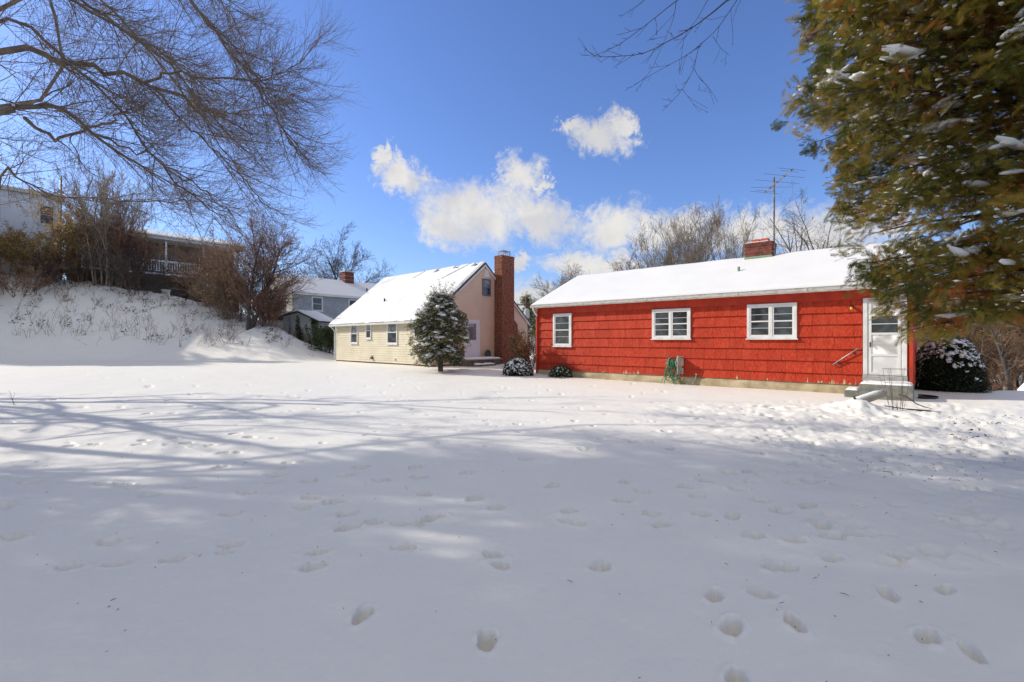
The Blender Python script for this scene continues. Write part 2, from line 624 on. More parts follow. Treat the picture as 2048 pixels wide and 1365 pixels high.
def scatter(TV, TF, pos, R, sc):
    """TV (n,3), TF (f,k), pos (M,3), R (M,3,3), sc (M,) or (M,3)"""
    sc = np.asarray(sc)
    if sc.ndim == 1:
        sc = np.repeat(sc[:, None], 3, axis=1)
    L = TV[None, :, :] * sc[:, None, :]
    V = np.einsum('mij,mnj->mni', R, L) + pos[:, None, :]
    M, n = len(pos), len(TV)
    F = (TF[None] + (np.arange(M) * n)[:, None, None]).reshape(-1, TF.shape[1])
    return V.reshape(-1, 3), F


def frond():
    V, F = [], []
    def tri(a, b_, c):
        k = len(V)
        V.extend([a, b_, c])
        F.append((k, k + 1, k + 2))
    tri((0, -.03, 0), (1.0, 0, -.10), (0, .03, 0))
    for i, (x, l) in enumerate(((.10, .36), (.24, .46), (.38, .48), (.52, .42), (.65, .34), (.78, .25), (.89, .15))):
        for sg in (-1, 1):
            z = -.1 * x
            tri((x - .035, 0, z), (x + l * .62, sg * l * .80, z - .07 + .05 * sg), (x + .055, 0, z))
    return np.array(V), np.array(F)


FROND_V, FROND_F = frond()


def leafquad():
    V = np.array([(0, 0, 0), (.5, -.28, .06), (1, 0, 0), (.5, .28, .06)], dtype=float)
    return V, np.array([(0, 1, 2), (0, 2, 3)])


LEAF_V, LEAF_F = leafquad()


def ico(sub=1, jitter=.12, seed=1):
    import bmesh
    bm = bmesh.new()
    bmesh.ops.create_icosphere(bm, subdivisions=sub, radius=1)
    V = np.array([v.co[:] for v in bm.verts])
    F = np.array([[v.index for v in f.verts] for f in bm.faces])
    bm.free()
    r = np.random.default_rng(seed)
    V *= (1 + r.normal(0, jitter, len(V)))[:, None]
    V[:, 2] = np.where(V[:, 2] < 0, V[:, 2] * .35, V[:, 2])
    return V, F


ICO1 = [ico(1, .13, s) for s in range(4)]
ICO2 = [ico(2, .10, s) for s in range(4)]


def snow_obj(name, pos, size, parent, D=None, hi=False, flat=.45, elong=1.5, mat_=None):
    """snow clumps at POS with half-size SIZE"""
    pos = np.asarray(pos, dtype=float)
    M = len(pos)
    if D is None:
        a = RNG.uniform(0, 2 * PI, M)
        D = np.stack([np.cos(a), np.sin(a), RNG.normal(0, .15, M)], axis=1)
    U = np.stack([RNG.normal(0, .2, M), RNG.normal(0, .2, M), np.ones(M)], axis=1)
    R = rot_from(D, U)
    sc = np.stack([size * elong * RNG.uniform(.7, 1.3, M), size * RNG.uniform(.7, 1.2, M), size * flat * RNG.uniform(.7, 1.3, M)], axis=1)
    Vs, Fs, k = [], [], 0
    for i, (TV, TF) in enumerate(ICO2 if hi else ICO1):
        s_ = slice(i, None, 4)
        if len(pos[s_]) == 0:
            continue
        V, F = scatter(TV, TF, pos[s_], R[s_], sc[s_])
        Vs.append(V)
        Fs.append(F + k)
        k += len(V)
    return link(name, mesh_np(name, np.concatenate(Vs), np.concatenate(Fs)), mat_ or SNOWC, parent, True)


# ---- value noise on arrays
_PERM = np.random.default_rng(5).random((256, 256))


def vnoise(x, y, f=1.0, seed=0):
    x = x * f + seed * 17.3
    y = y * f + seed * 9.7
    xi, yi = np.floor(x).astype(int), np.floor(y).astype(int)
    u, v = x - xi, y - yi
    u, v = u * u * (3 - 2 * u), v * v * (3 - 2 * v)
    g = lambda a, c: _PERM[a % 256, c % 256]
    return (g(xi, yi) * (1 - u) + g(xi + 1, yi) * u) * (1 - v) + (g(xi, yi + 1) * (1 - u) + g(xi + 1, yi + 1) * u) * v - .5


def fbm(x, y, f, octs=3, seed=0):
    r, a = 0, 1.0
    for i in range(octs):
        r = r + a * vnoise(x, y, f * 2 ** i, seed + i)
        a *= .5
    return r


def sstep(x, a, c):
    t = np.clip((x - a) / (c - a), 0, 1)
    return t * t * (3 - 2 * t)


# ------------------------------------------------------------------ terrain
BT = np.array([  # bank west of the lawn: (X/Y direction, foot distance, crest distance, crest height)
    (-3.0, 20, 32, 11.0), (-1.60, 25, 35, 9.6), (-1.078, 30, 41.5, 7.5), (-.888, 31, 42, 6.7), (-.73, 31, 42, 5.65), (-.625, 31, 41.5, 4.65),
    (-.51, 31, 38, 2.90), (-.446, 32, 36.5, 1.55), (-.378, 33.2, 35.6, .60), (-.32, 36, 39, .30), (-.2, 40, 46, .3)])


def hbase(X, Y):
    X = np.asarray(X, dtype=float)
    Y = np.asarray(Y, dtype=float)
    q = .03 + .02 * sstep(Y, 8, 14)
    q = q + .21 * sstep(Y - .45 * X, 17, 27)
    Yp = np.maximum(Y, 1.0)
    r = X / Yp
    foot = np.interp(r, BT[:, 0], BT[:, 1])
    crest = np.interp(r, BT[:, 0], BT[:, 2])
    zc = np.interp(r, BT[:, 0], BT[:, 3])
    f = np.clip((Y - foot) / (crest - foot), 0, 1)
    f = np.where(f < .5, f * f * 2 * .55 + f * .45, 0) + np.where(f >= .5, 1 - ((1 - f) ** 2 * 2 * .55 + (1 - f) * .45), 0)
    left = 1 - sstep(r, -.34, -.25)
    q = q + left * (zc - .25) * f * (Y > 1)
    rt = sstep(r, .87, .95) * (X > 0)
    q = q - rt * 1.35 * sstep(Y, 14.3, 21)
    q = q + left * 1.3 * sstep(Y, 60, 160)
    # the ground falls away behind the red house
    q = q - (1 - left) * 2.5 * sstep(Y - .1 * X, 46, 100) + 6 * sstep(Y, 260, 900)
    return q


def PRINT(c, x, y, sx=1.0, kind=0):
    """footprint read off the snow: (X, Y, half width, half length, depth, angle)"""
    px, py = c[0] + x / 2, c[1] + y / 2
    Y = 1.53 * 950 / (py - 682)
    X = (px - 1024) / 950 * Y
    return (X, Y)


LP = [(60, 748, 2), (15, 625, 1), (445, 765, 1.2), (280, 865, 1.4), (470, 852, .8), (695, 837, 1), (925, 775, 1), (900, 805, .5), (925, 655, 1), (605, 577, .9), (990, 567, 1),
      (125, 527, 1), (415, 532, 1), (500, 537, 1), (540, 550, .7), (765, 548, .9), (885, 468, 1.2), (893, 410, .8), (938, 410, .8), (1110, 497, 1), (1090, 523, .9), (1120, 470, .9),
      (1155, 452, .7), (1245, 593, 1), (1340, 610, 1.3), (1210, 631, 1), (1385, 657, 1.2), (1385, 712, 1.2), (1485, 692, 1.2), (1605, 690, .8), (1660, 688, .7), (1740, 668, 1.3),
      (1625, 790, 1), (1270, 808, 1), (1255, 867, 1.3), (1452, 1065, 1.4), (1950, 1170, 1.5), (1970, 820, 1.1), (2000, 862, 1), (1700, 572, 1.2), (1900, 592, 1), (1990, 630, 1),
      (1240, 520, 1), (1380, 500, 1), (1520, 520, 1), (1680, 508, 1), (1870, 490, 1), (1665, 468, 1), (1445, 470, 1), (840, 380, 1), (750, 370, 1), (690, 353, 1), (575, 360, 1),
      (550, 376, .8), (380, 372, 1), (280, 380, 1), (940, 335, 1.2), (1000, 348, 1), (490, 228, 1), (595, 235, 1), (590, 256, 1), (690, 256, 1), (770, 230, 1.4), (885, 240, 1.4),
      (935, 243, 1), (1030, 240, 1), (1055, 258, 1), (245, 258, 1.5), (260, 117, 2), (595, 155, 1.5), (170, 240, 1), (40, 290, 1), (520, 285, 1), (620, 290, 1), (860, 270, 1.2)]
RP = [(160, 545, 1.2), (230, 648, 1), (250, 697, 1), (440, 600, 1.2), (560, 652, 1), (595, 697, 1), (520, 563, .8), (455, 528, .8), (760, 650, 1), (740, 578, 1), (700, 545, 1),
      (770, 522, 1.2), (910, 555, 1), (965, 735, 1.2), (1125, 755, 1.2), (990, 598, 1), (1075, 640, 1.2), (1235, 692, 1.2), (355, 867, 1.2), (810, 975, 1.1), (1000, 965, 1.4),
      (880, 1100, 1.5), (1130, 1080, 1.6), (1280, 830, 1), (1500, 975, 1.8), (1540, 820, 1.6), (1660, 1140, 1.3), (1830, 1200, 1.2), (1730, 955, 1), (900, 1310, 1.3), (1195, 520, 1.4),
      (1185, 620, 1.5), (1140, 455, 1.4), (1205, 365, 1.4), (1260, 415, 1.5), (1100, 280, 1.3), (1060, 235, 1.2), (1020, 230, 1), (870, 490, 1.1), (950, 485, 1.2), (880, 660, 1),
      (1280, 740, 1.2), (1380, 735, 1), (1040, 860, 1), (1100, 865, .8), (60, 440, 1), (300, 400, 1), (500, 370, 1), (640, 400, 1)]
prints = []
_r = random.Random(3)
for c, L in (((0, 700), LP), ((1024, 700), RP)):
    for x, y, s_ in L:
        X, Y = PRINT(c, x, y)
        k = min(1.0, .75 + .25 * s_) * (.85 if Y < 3.5 else 1)
        prints.append((X, Y, _r.uniform(.085, .11) * k, _r.uniform(.048, .062) * k, .085 * min(s_, 1.2), _r.uniform(-.5, .7) if Y > 2.9 else _r.uniform(.6, 1.6)))
for i in range(280):   # small tracks of animals and boots across the middle of the lawn
    Y = _r.uniform(6.0, 19)
    X = _r.uniform(-1.05, .35) * Y
    prints.append((X, Y, _r.uniform(.035, .10), _r.uniform(.03, .065), _r.uniform(.012, .045), _r.uniform(-.4, .4)))
for i in range(380):   # trampled strip on the right
    Y = _r.uniform(3.2, 12)
    X = _r.uniform(.25, 1.05) * Y
    if X < 2.2 + .25 * Y * _r.random():
        continue
    prints.append((X, Y, _r.uniform(.04, .13), _r.uniform(.03, .09), _r.uniform(.015, .045), _r.uniform(-.8, .8)))


def build_ground():
    rings = [0.0, .3, .6, .9, 1.15]
    r = 1.35
    while r < 13:
        rings.append(r)
        r *= 1.0058
    while r < 60:
        rings.append(r)
        r *= 1.0155
    while r < 2500:
        rings.append(r)
        r *= 1.09
    rings = np.array(rings)
    ang = np.concatenate([np.linspace(-math.radians(56), math.radians(56), 721), np.linspace(math.radians(56), math.radians(304), 92)[1:-1]])
    Rg, A = np.meshgrid(rings, ang, indexing='ij')
    X, Y = Rg * np.sin(A), Rg * np.cos(A)
    Z = hbase(X, Y)
    near = 1 - sstep(Rg, 30, 50)
    Z += near * (.035 * fbm(X, Y, .35, 3, 1) + .010 * fbm(X, Y, 1.6, 3, 4) + .0035 * fbm(X, Y, 14, 2, 8))
    onbank = np.clip((Z - .6) / 1.5, 0, 1) * (Rg < 70)
    Z += onbank * (.22 * fbm(X, Y, .9, 4, 2))
    # trampled snow on the right, rougher
    tr = sstep(X, 1.6, 4.5) * sstep(Y, 2.2, 5) * (1 - sstep(Y, 10.5, 12.5))
    far_tr = sstep(X, 4.0, 7.0) * sstep(Y, 5.5, 7) * (1 - sstep(Y, 10.5, 12))
    Z += tr * .05 * fbm(X, Y, 3.2, 4, 11) + far_tr * .052 * fbm(X, Y, 5.5, 3, 15)
    # snow drifted up against the walls and lifted over the buried splash block
    Z += .22 * np.exp(-(((X - 7.62) / .50) ** 2 + ((Y - 10.5) / .36) ** 2))
    Z += .10 * np.exp(-(((X + 2.0) / 1.6) ** 2 + ((Y - 22.2) / .5) ** 2))
    for (fx, fy, hw, hl, dp, an) in prints:
        sel = (np.abs(X - fx) < .45) & (np.abs(Y - fy) < .45)
        if not sel.any():
            continue
        x, y = X[sel] - fx, Y[sel] - fy
        c, s_ = math.cos(an), math.sin(an)
        u, v = (x * c + y * s_) / hw, (-x * s_ + y * c) / hl
        u = u + .42 * vnoise(X[sel], Y[sel], 13, 3) + .22 * vnoise(X[sel], Y[sel], 34, 5)
        v = v + .42 * vnoise(X[sel], Y[sel], 13, 6) + .22 * vnoise(X[sel], Y[sel], 34, 7)
        d = np.sqrt(u * u + v * v)
        Z[sel] += -dp * (1 - sstep(d, .70, 1.10)) + dp * .16 * np.exp(-((d - 1.35) / .28) ** 2) * (.6 + 1.6 * vnoise(X[sel], Y[sel], 19, 12))
        Z[sel] += dp * .25 * (d < 1) * fbm(X[sel], Y[sel], 22, 2, 9)
    n, m = X.shape
    idx = np.arange(n * m).reshape(n, m)
    nx = np.roll(idx, -1, axis=1)
    F = np.stack([idx[:-1], nx[:-1], nx[1:], idx[1:]], axis=-1).reshape(-1, 4)
    V = np.stack([X, Y, Z], axis=-1).reshape(-1, 3)
    me = mesh_np('snowy_ground', V, F[:, ::-1])
    o = link('snowy_ground', me, SNOW, None, True)
    o['kind'] = 'structure'
    return o


build_ground()


def hz(x, y):
    return float(hbase(np.array([x]), np.array([y]))[0])


def at(px, Y, z=None):
    """ground point in direction px (of 2048) at distance Y"""
    X = (px - 1024) / 950 * Y
    return (X, Y, hz(X, Y) if z is None else z)


def zat(py, Y):
    return 1.56 - (py - 682) * Y / 950

# ------------------------------------------------------------------ house pieces


def window(parent, u0, u1, z0, z1, loc=(0, 0, 0), rz=0.0, units=1, rows=4, trim=.075, proud=.05, fm=None, sash=None, g=None, sill=True, gl=None):
    """a window on a wall facing -y (turned by rz); frame > sash, panes, sill"""
    fm = fm or WHITE
    sash = sash or VINYL
    g = g or GLASS
    q = MB()
    d0, d1 = -.012, -proud
    q.box(u0, u1, d1, d0, z1 - trim, z1)
    q.box(u0, u1, d1, d0, z0, z0 + trim * .8)
    q.box(u0, u0 + trim, d1 + .001, d0, z0 + trim * .8, z1 - trim)
    q.box(u1 - trim, u1, d1 + .001, d0, z0 + trim * .8, z1 - trim)
    W = (u1 - u0 - 2 * trim)
    uw = W / units
    for i in range(1, units):
        q.box(u0 + trim + uw * i - trim * .45, u0 + trim + uw * i + trim * .45, d1 + .001, d0, z0 + trim * .8, z1 - trim)
    f = q.build('window', fm, parent, bevel=.004)
    f.location = loc
    f.rotation_euler = (0, 0, rz)
    if sill:
        boxo('sill', fm, f, u0 - .03, u1 + .03, d1 - .03, d0, z0 - .035, z0 - .001)
    for i in range(units):
        a = u0 + trim + uw * i + (trim * .45 if i else 0)
        c = u0 + trim + uw * (i + 1) - (trim * .45 if i < units - 1 else 0)
        za, zb = z0 + trim * .8, z1 - trim
        s_ = MB()
        sw = .038
        s_.box(a, a + sw, d1 + .012, d0 - .004, za, zb)
        s_.box(c - sw, c, d1 + .012, d0 - .004, za, zb)
        s_.box(a + sw, c - sw, d1 + .012, d0 - .004, zb - sw, zb)
        s_.box(a + sw, c - sw, d1 + .012, d0 - .004, za, za + sw * 1.2)
        zz = [za + sw * 1.2 + (zb - sw - za - sw * 1.2) * k / rows for k in range(rows + 1)]
        for k in range(1, rows):
            h = .02 if (k * 2 == rows) else .006
            s_.box(a + sw, c - sw, d1 + .014, d0 - .004, zz[k] - h, zz[k] + h)
        s_.build('sash', sash, f)
        for k in range(rows):
            h0 = 0 if k == 0 else (.02 if (k * 2 == rows) else .006)
            h1 = 0 if k == rows - 1 else (.02 if ((k + 1) * 2 == rows) else .006)
            boxo('pane', (gl[k % len(gl)] if gl else g), f, a + sw, c - sw, d1 + .028, d1 + .034, zz[k] + h0, zz[k + 1] - h1)
    return f


def roof_snow(name, parent, a0, a1, b0, z0, b1, z1, th, m, na=80, nb_=30, ripple=0.0, holes=None, seed=1, edge=.05):
    """a blanket of snow on the slope from (b0,z0) at the eave to (b1,z1) at the ridge"""
    sA = np.linspace(0, 1, na)
    sB = np.linspace(0, 1, nb_)
    A, Bq = np.meshgrid(sA, sB, indexing='ij')
    a = a0 + (a1 - a0) * A
    bb = b0 + (b1 - b0) * Bq
    z = z0 + (z1 - z0) * Bq
    nl = math.hypot(b1 - b0, z1 - z0)
    nb2, nz = -(z1 - z0) / nl, (b1 - b0) / nl
    if nz < 0:
        nb2, nz = -nb2, -nz
    h = th * (1 + .18 * fbm(a, bb, .9, 3, seed))
    d = np.minimum(np.minimum(A * (a1 - a0), (1 - A) * (a1 - a0)), Bq * nl)
    h = h * (.35 + .65 * sstep(d, 0, edge + .04))
    if ripple:
        sk = a * .9 + bb * .25
        h = h + ripple * (fbm(sk, bb * .35, 2.2, 3, seed + 4)) * sstep(1 - Bq, .0, .6)
    if holes is not None:
        h = np.where(holes(a, bb, A, Bq), -.03, h)
    lip = np.where(Bq < 1e-6, (.03 + .045 * fbm(a, a * 0, 1.7, 3, seed + 9)), 0) * np.sign(b1 - b0)
    P = np.stack([a, bb + nb2 * h - lip, z + nz * h], axis=-1)
    P0 = np.stack([a, bb - nb2 * .0, z + .0 * h], axis=-1)
    idx = np.arange(na * nb_).reshape(na, nb_)
    F = [np.stack([idx[:-1, :-1], idx[1:, :-1], idx[1:, 1:], idx[:-1, 1:]], axis=-1).reshape(-1, 4)]
    V = [P.reshape(-1, 3)]
    k = na * nb_
    for e in (idx[:, 0], idx[0, :], idx[-1, :], idx[:, -1]):
        V.append(P0.reshape(-1, 3)[e])
        lo = np.arange(len(e)) + k
        F.append(np.stack([e[:-1], e[1:], lo[1:], lo[:-1]], axis=-1))
        k += len(e)
    me = mesh_np(name, np.concatenate(V), np.concatenate(F))
    o = link(name, me, m, parent, True)
    return o


# ================================================================== the red house
rnd = random.Random(21)
RH = thing('red_house', 'long red shingled house with snow on its roof and a white storm door', 'house', (1.13, 21.03, 0), math.radians(-41.23))
L, D = 12.7, 6.6
q = MB()
q.box(0.0, L, .0, D, .33, 3.03)
q.prism([(0.0, 3.03), (D, 3.03), (D / 2, 4.62)], 0, .01, L - .01)
q.build('wall', REDSMOOTH, RH)
# stucco foundation, bulging and uneven
xs = np.linspace(-.04, 11.6, 90)
prof = [(-.004, .345), (-.012, .325), (-.020, .285), (-.05, .255), (-.085, .225), (-.10, .15), (-.095, .05), (-.09, -.2)]
V = []
for x in xs:
    wv = .025 * math.sin(x * .9 + 1) + .02 * math.sin(x * 2.3)
    for i, (y, z) in enumerate(prof):
        V.append((x, y * (1 + .2 * math.sin(x * 1.7 + i)), z + (wv if 1 < i < 6 else 0)))
V = np.array(V)
n = len(prof)
idx = np.arange(len(V)).reshape(-1, n)
F = np.stack([idx[:-1, :-1], idx[1:, :-1], idx[1:, 1:], idx[:-1, 1:]], -1).reshape(-1, 4)
link('foundation', mesh_np('foundation', V, F), FOUND, RH, True)
boxo('foundation', FOUND, RH, .0, L - .02, .02, D, -.3, .329)
# striated shakes, each one its own piece
courses = [.325, .61, .97, 1.33, 1.69, 2.04, 2.38, 2.735]
openings = [(.90, 1.84, 1.34, 2.72), (5.39, 6.80, 1.64, 2.71), (8.62, 10.02, 1.64, 2.73), (11.62, 12.62, .3, 2.76)]
for k in range(7):
    zb, zt = courses[k], courses[k + 1] + .006
    u = .0
    while u < L - .02:
        wd = rnd.choice((.3, .42, .5, .6, .72, .46, .36, .66))
        if u < .01:
            wd = rnd.uniform(.2, .5)
        u1 = min(u + wd, L)
        segs = [(u, u1)]
        if u1 > 11.62 and u < 12.62:
            segs = []
            if u < 11.60:
                segs.append((u, 11.62))
            if u1 > 12.63:
                segs.append((12.62, u1))
            if u1 > 12.62 and u1 - 12.62 < .02:
                u1 = L
                segs.append((12.62, L))
        for (s0, s1) in segs:
            hid = any(s0 > o[0] + .02 and s1 < o[1] - .02 and zb > o[2] and zt < o[3] for o in openings[:3])
            if hid or s1 - s0 < .03:
                continue
            j = rnd.uniform(-.004, .004)
            t = rnd.uniform(.048, .056)
            q = MB()
            g = .0034
            q.hexa([(s0 + g, -t, zb + j), (s1 - g, -t - rnd.uniform(0, .003), zb + j + rnd.uniform(-.003, .003)), (s1 - g, -.0005, zb + j), (s0 + g, -.0005, zb + j),
                    (s0 + g, -.009, zt), (s1 - g, -.009, zt), (s1 - g, -.0005, zt), (s0 + g, -.0005, zt)])
            q.build('shake', SHAKE, RH)
        u = u1
# shakes round the corner on the end wall
for k in range(7):
    zb, zt = courses[k], courses[k + 1] + .006
    q = MB()
    q.hexa([(L + .0005, -.02, zb), (L + .030, -.02, zb), (L + .030, D, zb), (L + .0005, D, zb), (L + .0005, -.02, zt), (L + .009, -.02, zt), (L + .009, D, zt), (L + .0005, D, zt)])
    q.build('shake', SHAKE, RH)
boxo('frieze_board', REDSMOOTH, RH, .0, 12.7, -.024, -.001, 2.742, 3.02)
boxo('soffit', REDSMOOTH, RH, -.08, 12.85, -.30, -.0245, 3.005, 3.022)
# roof deck, snow, gutter
q = MB()
q.prism([(-.30, 3.03), (3.3, 4.64), (3.3, 4.70), (-.30, 3.09)], 0, -.09, 12.86)
q.prism([(6.9, 3.03), (6.9, 3.09), (3.3, 4.70), (3.3, 4.64)], 0, -.09, 12.86)
q.build('roof', SHINGLE_ROOF, RH)
roof_snow('roof_snow', RH, -.11, 12.88, -.31, 3.095, 3.3, 4.705, .11, SNOW_ROOF, 160, 40, seed=3, edge=.08)
roof_snow('roof_snow', RH, -.11, 12.88, 6.91, 3.095, 3.3, 4.705, .11, SNOW_ROOF, 60, 20, seed=5, edge=.08)
q = MB()
q.prism([(-.312, 2.985), (-.37, 2.985), (-.40, 3.03), (-.415, 3.085), (-.425, 3.105), (-.405, 3.105), (-.39, 3.04), (-.312, 3.04)], 0, -.10, 12.87)
q.build('gutter', GUTTER, RH, bevel=.004)
boxo('fascia', WHITE, RH, -.09, 12.86, -.3115, -.301, 2.985, 3.09)
for x0 in (2.6, 5.3, 8.4, 10.3):
    boxo('gutter_strap', GUTTER, RH, x0, x0 + .03, -.43, -.395, 3.03, 3.112)
q = MB()
q.prism([(-.30, 3.0), (-.30, 2.90), (-.10, 2.72), (-.02, 2.72), (-.02, 3.0)], 0, -.05, -.01)
q.build('eave_return', WHITE, RH)
# downspouts
q = MB()
q.tube([(.03, -.34, 3.0), (.03, -.34, 2.93), (.03, -.24, 2.82), (.03, -.10, 2.72), (.03, -.085, 2.66)], .040, 10)
q.build('downspout_elbow', VINYL, RH, smooth=True)
boxo('downspout', REDSMOOTH, RH, -.01, .065, -.115, -.04, .14, 2.68, bevel=.008)
boxo('downspout', REDSMOOTH, RH, 12.635, 12.715, -.115, -.036, .12, 3.0, bevel=.008)
# windows
window(RH, .90, 1.84, 1.34, 2.72, units=1, proud=.085, trim=.085)
window(RH, 5.39, 6.80, 1.64, 2.71, units=2, proud=.085, trim=.085)
window(RH, 8.62, 10.02, 1.64, 2.73, units=2, proud=.085, trim=.085)
# storm door
q = MB()
q.box(11.635, 11.735, -.075, -.012, .62, 2.76)
q.box(12.485, 12.585, -.075, -.012, .62, 2.76)
q.box(11.735, 12.485, -.075, -.012, 2.665, 2.76)
q.box(11.735, 11.76, -.05, -.012, .62, 2.665)
q.box(12.46, 12.485, -.05, -.012, .62, 2.665)
q.build('door_frame', WHITE, RH, bevel=.005)
q = MB()
dz = [(.625, .70), (1.14, 1.20), (1.73, 1.79), (2.245, 2.285), (2.60, 2.66)]
for z0, z1 in dz:
    q.box(11.825, 12.395, -.062, -.02, z0, z1)
q.box(11.762, 11.825, -.062, -.02, .625, 2.66)
q.box(12.395, 12.458, -.062, -.02, .625, 2.66)
q.box(11.825, 12.395, -.058, -.02, 2.02, 2.04)
dr = q.build('storm_door', VINYL, RH, bevel=.004)
boxo('pane', GLASSR, dr, 11.826, 12.394, -.045, -.040, 2.286, 2.599)
boxo('pane', GLASS, dr, 11.826, 12.394, -.045, -.040, 2.041, 2.244)
boxo('pane', GLASS, dr, 11.826, 12.394, -.045, -.040, 1.791, 2.019)
boxo('pane', GLASSR, dr, 11.826, 12.394, -.045, -.040, 1.201, 1.729)
for zz in (1.36, 1.50):
    boxo('glazing_bar', VINYL, dr, 11.83, 12.39, -.050, -.0455, zz, zz + .008)
boxo('kick_panel', WHITE, dr, 11.826, 12.394, -.045, -.030, .701, 1.139)
q = MB()
q.tube([(11.795, -.062, 1.47), (11.795, -.10, 1.47), (11.795, -.115, 1.44), (11.795, -.115, 1.40)], .009, 8)
q.box(11.78, 11.81, -.068, -.061, 1.39, 1.53)
q.build('handle', DARKMETAL, dr)
boxo('door_sill', CONC2, RH, 11.63, 12.60, -.135, -.001, .44, .615, bevel=.008)
# lamp beside the door
q = MB()
q.tube([(11.38, -.028, 2.52), (11.38, -.055, 2.52)], .045, 14)
q.tube([(11.38, -.055, 2.53), (11.38, -.10, 2.54), (11.38, -.13, 2.515)], [.035, .04, .045], 12)
lm = q.build('wall_lamp', BLACK, RH, smooth=False)
bpy.context.view_layer.update()
q = MB()
q.tube([(11.38, -.13, 2.515), (11.38, -.145, 2.49), (11.38, -.16, 2.46), (11.38, -.168, 2.435)], [.032, .042, .036, .012], 12)
q.build('bulb', BULB, lm, smooth=True)
# handrail
q = MB()
q.tube([(10.96, -.03, .87), (10.94, -.085, .87), (10.95, -.10, .89), (11.50, -.10, 1.335), (11.54, -.10, 1.35), (11.57, -.09, 1.335), (11.575, -.03, 1.32)], .014, 8)
hr = q.build('handrail', METAL, RH, smooth=True)
for (x, z) in ((11.07, .955), (11.43, 1.245)):
    q = MB()
    q.tube([(x, -.028, z - .03), (x, -.065, z - .03), (x, -.10, z + .01)], .010, 6)
    q.tube([(x, -.027, z - .03), (x, -.038, z - .03)], .036, 12)
    q.build('bracket', DARKMETAL, hr)
# vent pipe and chimney with its bricks
q = MB()
zr = lambda bb: 3.09 + (bb + .3) * (4.70 - 3.09) / 3.6
q.tube([(7.90, 1.6, zr(1.6) - .1), (7.90, 1.6, 4.22)], .045, 14)
q.build('vent_pipe', COPPER, RH, smooth=False)
ca0, ca1, cb0, cb1, ct = 7.74, 8.66, 2.95, 3.62, 5.26
boxo('chimney', MORTAR, RH, ca0 + .012, ca1 - .012, cb0 + .012, cb1 - .012, 4.3, ct)
chm = [o for o in RH.children if o.name.startswith('chimney')][0]
q = MB()
q.box(ca0 - .012, ca1 + .012, cb0 - .012, cb0 + .02, 4.35, 4.755)
q.box(ca0 - .012, ca0 + .02, cb0 + .02, cb1, 4.35, 4.755)
q.box(ca1 - .02, ca1 + .012, cb0 + .02, cb1, 4.35, 4.755)
q.build('flashing', COPPER, chm)
bk = MB()
bl, bh, bd = .205, .062, .05
k = 0
z = 4.765
while z + bh < ct + .02:
    off = 0 if k % 2 else -.1
    grow_ = .022 if k >= 5 else 0
    for (p0, p1, fixed, ax, sg) in ((ca0, ca1, cb0, 'a', -1), (cb0, cb1, ca0, 'b', -1), (cb0, cb1, ca1, 'b', 1), (ca0, ca1, cb1, 'a', 1)):
        u = p0 + off - (grow_ if ax == 'a' else 0)
        end = p1 + (grow_ if ax == 'a' else 0)
        while u < end - .03:
            s0, s1 = max(u, p0 - (grow_ if ax == 'a' else 0)), min(u + bl, end)
            if s1 - s0 > .03:
                q = MB()
                jj = rnd.uniform(-.003, .003)
                d0, d1 = (fixed - grow_ + jj, fixed + .03) if sg < 0 else (fixed - .03, fixed + grow_ + jj)
                if ax == 'a':
                    q.box(s0 + .001, s1 - .001, d0, d1, z, z + bh)
                else:
                    if s0 < p0 + .03:
                        s0 = p0 + .031
                    if s1 > p1 - .031:
                        s1 = p1 - .031
                    if s1 - s0 < .02:
                        u += bl + .011
                        continue
                    q.box(d0, d1, s0, s1, z, z + bh)
                q.build('brick', BRICK, chm)
            u += bl + .011
    z += bh + .011
    k += 1
boxo('chimney_snow', SNOW_ROOF, chm, ca0 + .01, ca1 - .12, cb0 + .02, cb1 - .02, ct + .012, ct + .05, bevel=.015)
for x0 in (7.93, 8.24):
    q = MB()
    q.box(x0, x0 + .27, cb0 + .15, cb0 + .45, ct + .04, ct + .16)
    q.build('flue_cap', TERRA, chm, bevel=.01)
# television aerial strapped to the chimney
AN = thing('television_aerial', 'rusty rooftop television aerial on a tall thin mast behind the red house chimney', 'aerial',
           RH.matrix_world @ Vector((0, 0, 0)) if False else (1.13, 21.03, 0), math.radians(-41.23))
q = MB()
q.tube([(8.72, 3.05, 4.5), (8.72, 3.05, 7.62)], .030, 8)
q.build('mast', mat('rusty_mast', (.13, .07, .05), (.25, .22, .2), rough=.7, scale=9, stretch=(1, 1, .6)), AN, smooth=True)
q = MB()
d_ = Vector((1.0, -.85, .34)).normalized()
c0 = Vector((8.60, 3.15, 7.30))
q.tube([c0 - d_ * .40, c0 + d_ * 1.15], .024, 6)
q.build('boom', METAL, AN)
perp = d_.cross(Vector((0, 0, 1))).normalized()
for i, (t_, hl) in enumerate(((-.38, .60), (-.28, .40), (-.02, .80), (.34, .90), (.72, .80), (.98, .34), (1.1, .55))):
    c = c0 + d_ * t_ + Vector((0, 0, .012))
    tl = rnd.uniform(-.06, .06)
    q = MB()
    q.tube([c - perp * hl + Vector((0, 0, -tl * hl)), c, c + perp * hl + Vector((0, 0, tl * hl))], .0055, 5)
    q.build('rod', DARKMETAL, AN)
for t_ in (-.3, -.02, .34, .72, 1.08):
    c = c0 + d_ * t_
    q = MB()
    q.box(-.035, .035, -.02, .02, -.025, .03)
    o = q.build('insulator', BLACK, AN)
    o.location = c
    o.rotation_euler = (0, 0, math.atan2(d_.y, d_.x))
q = MB()
q.box(8.655, 8.735, 2.99, 3.12, 4.86, 4.90)
q.box(8.655, 8.735, 2.99, 3.12, 5.12, 5.16)
q.build('strap', METAL, AN)

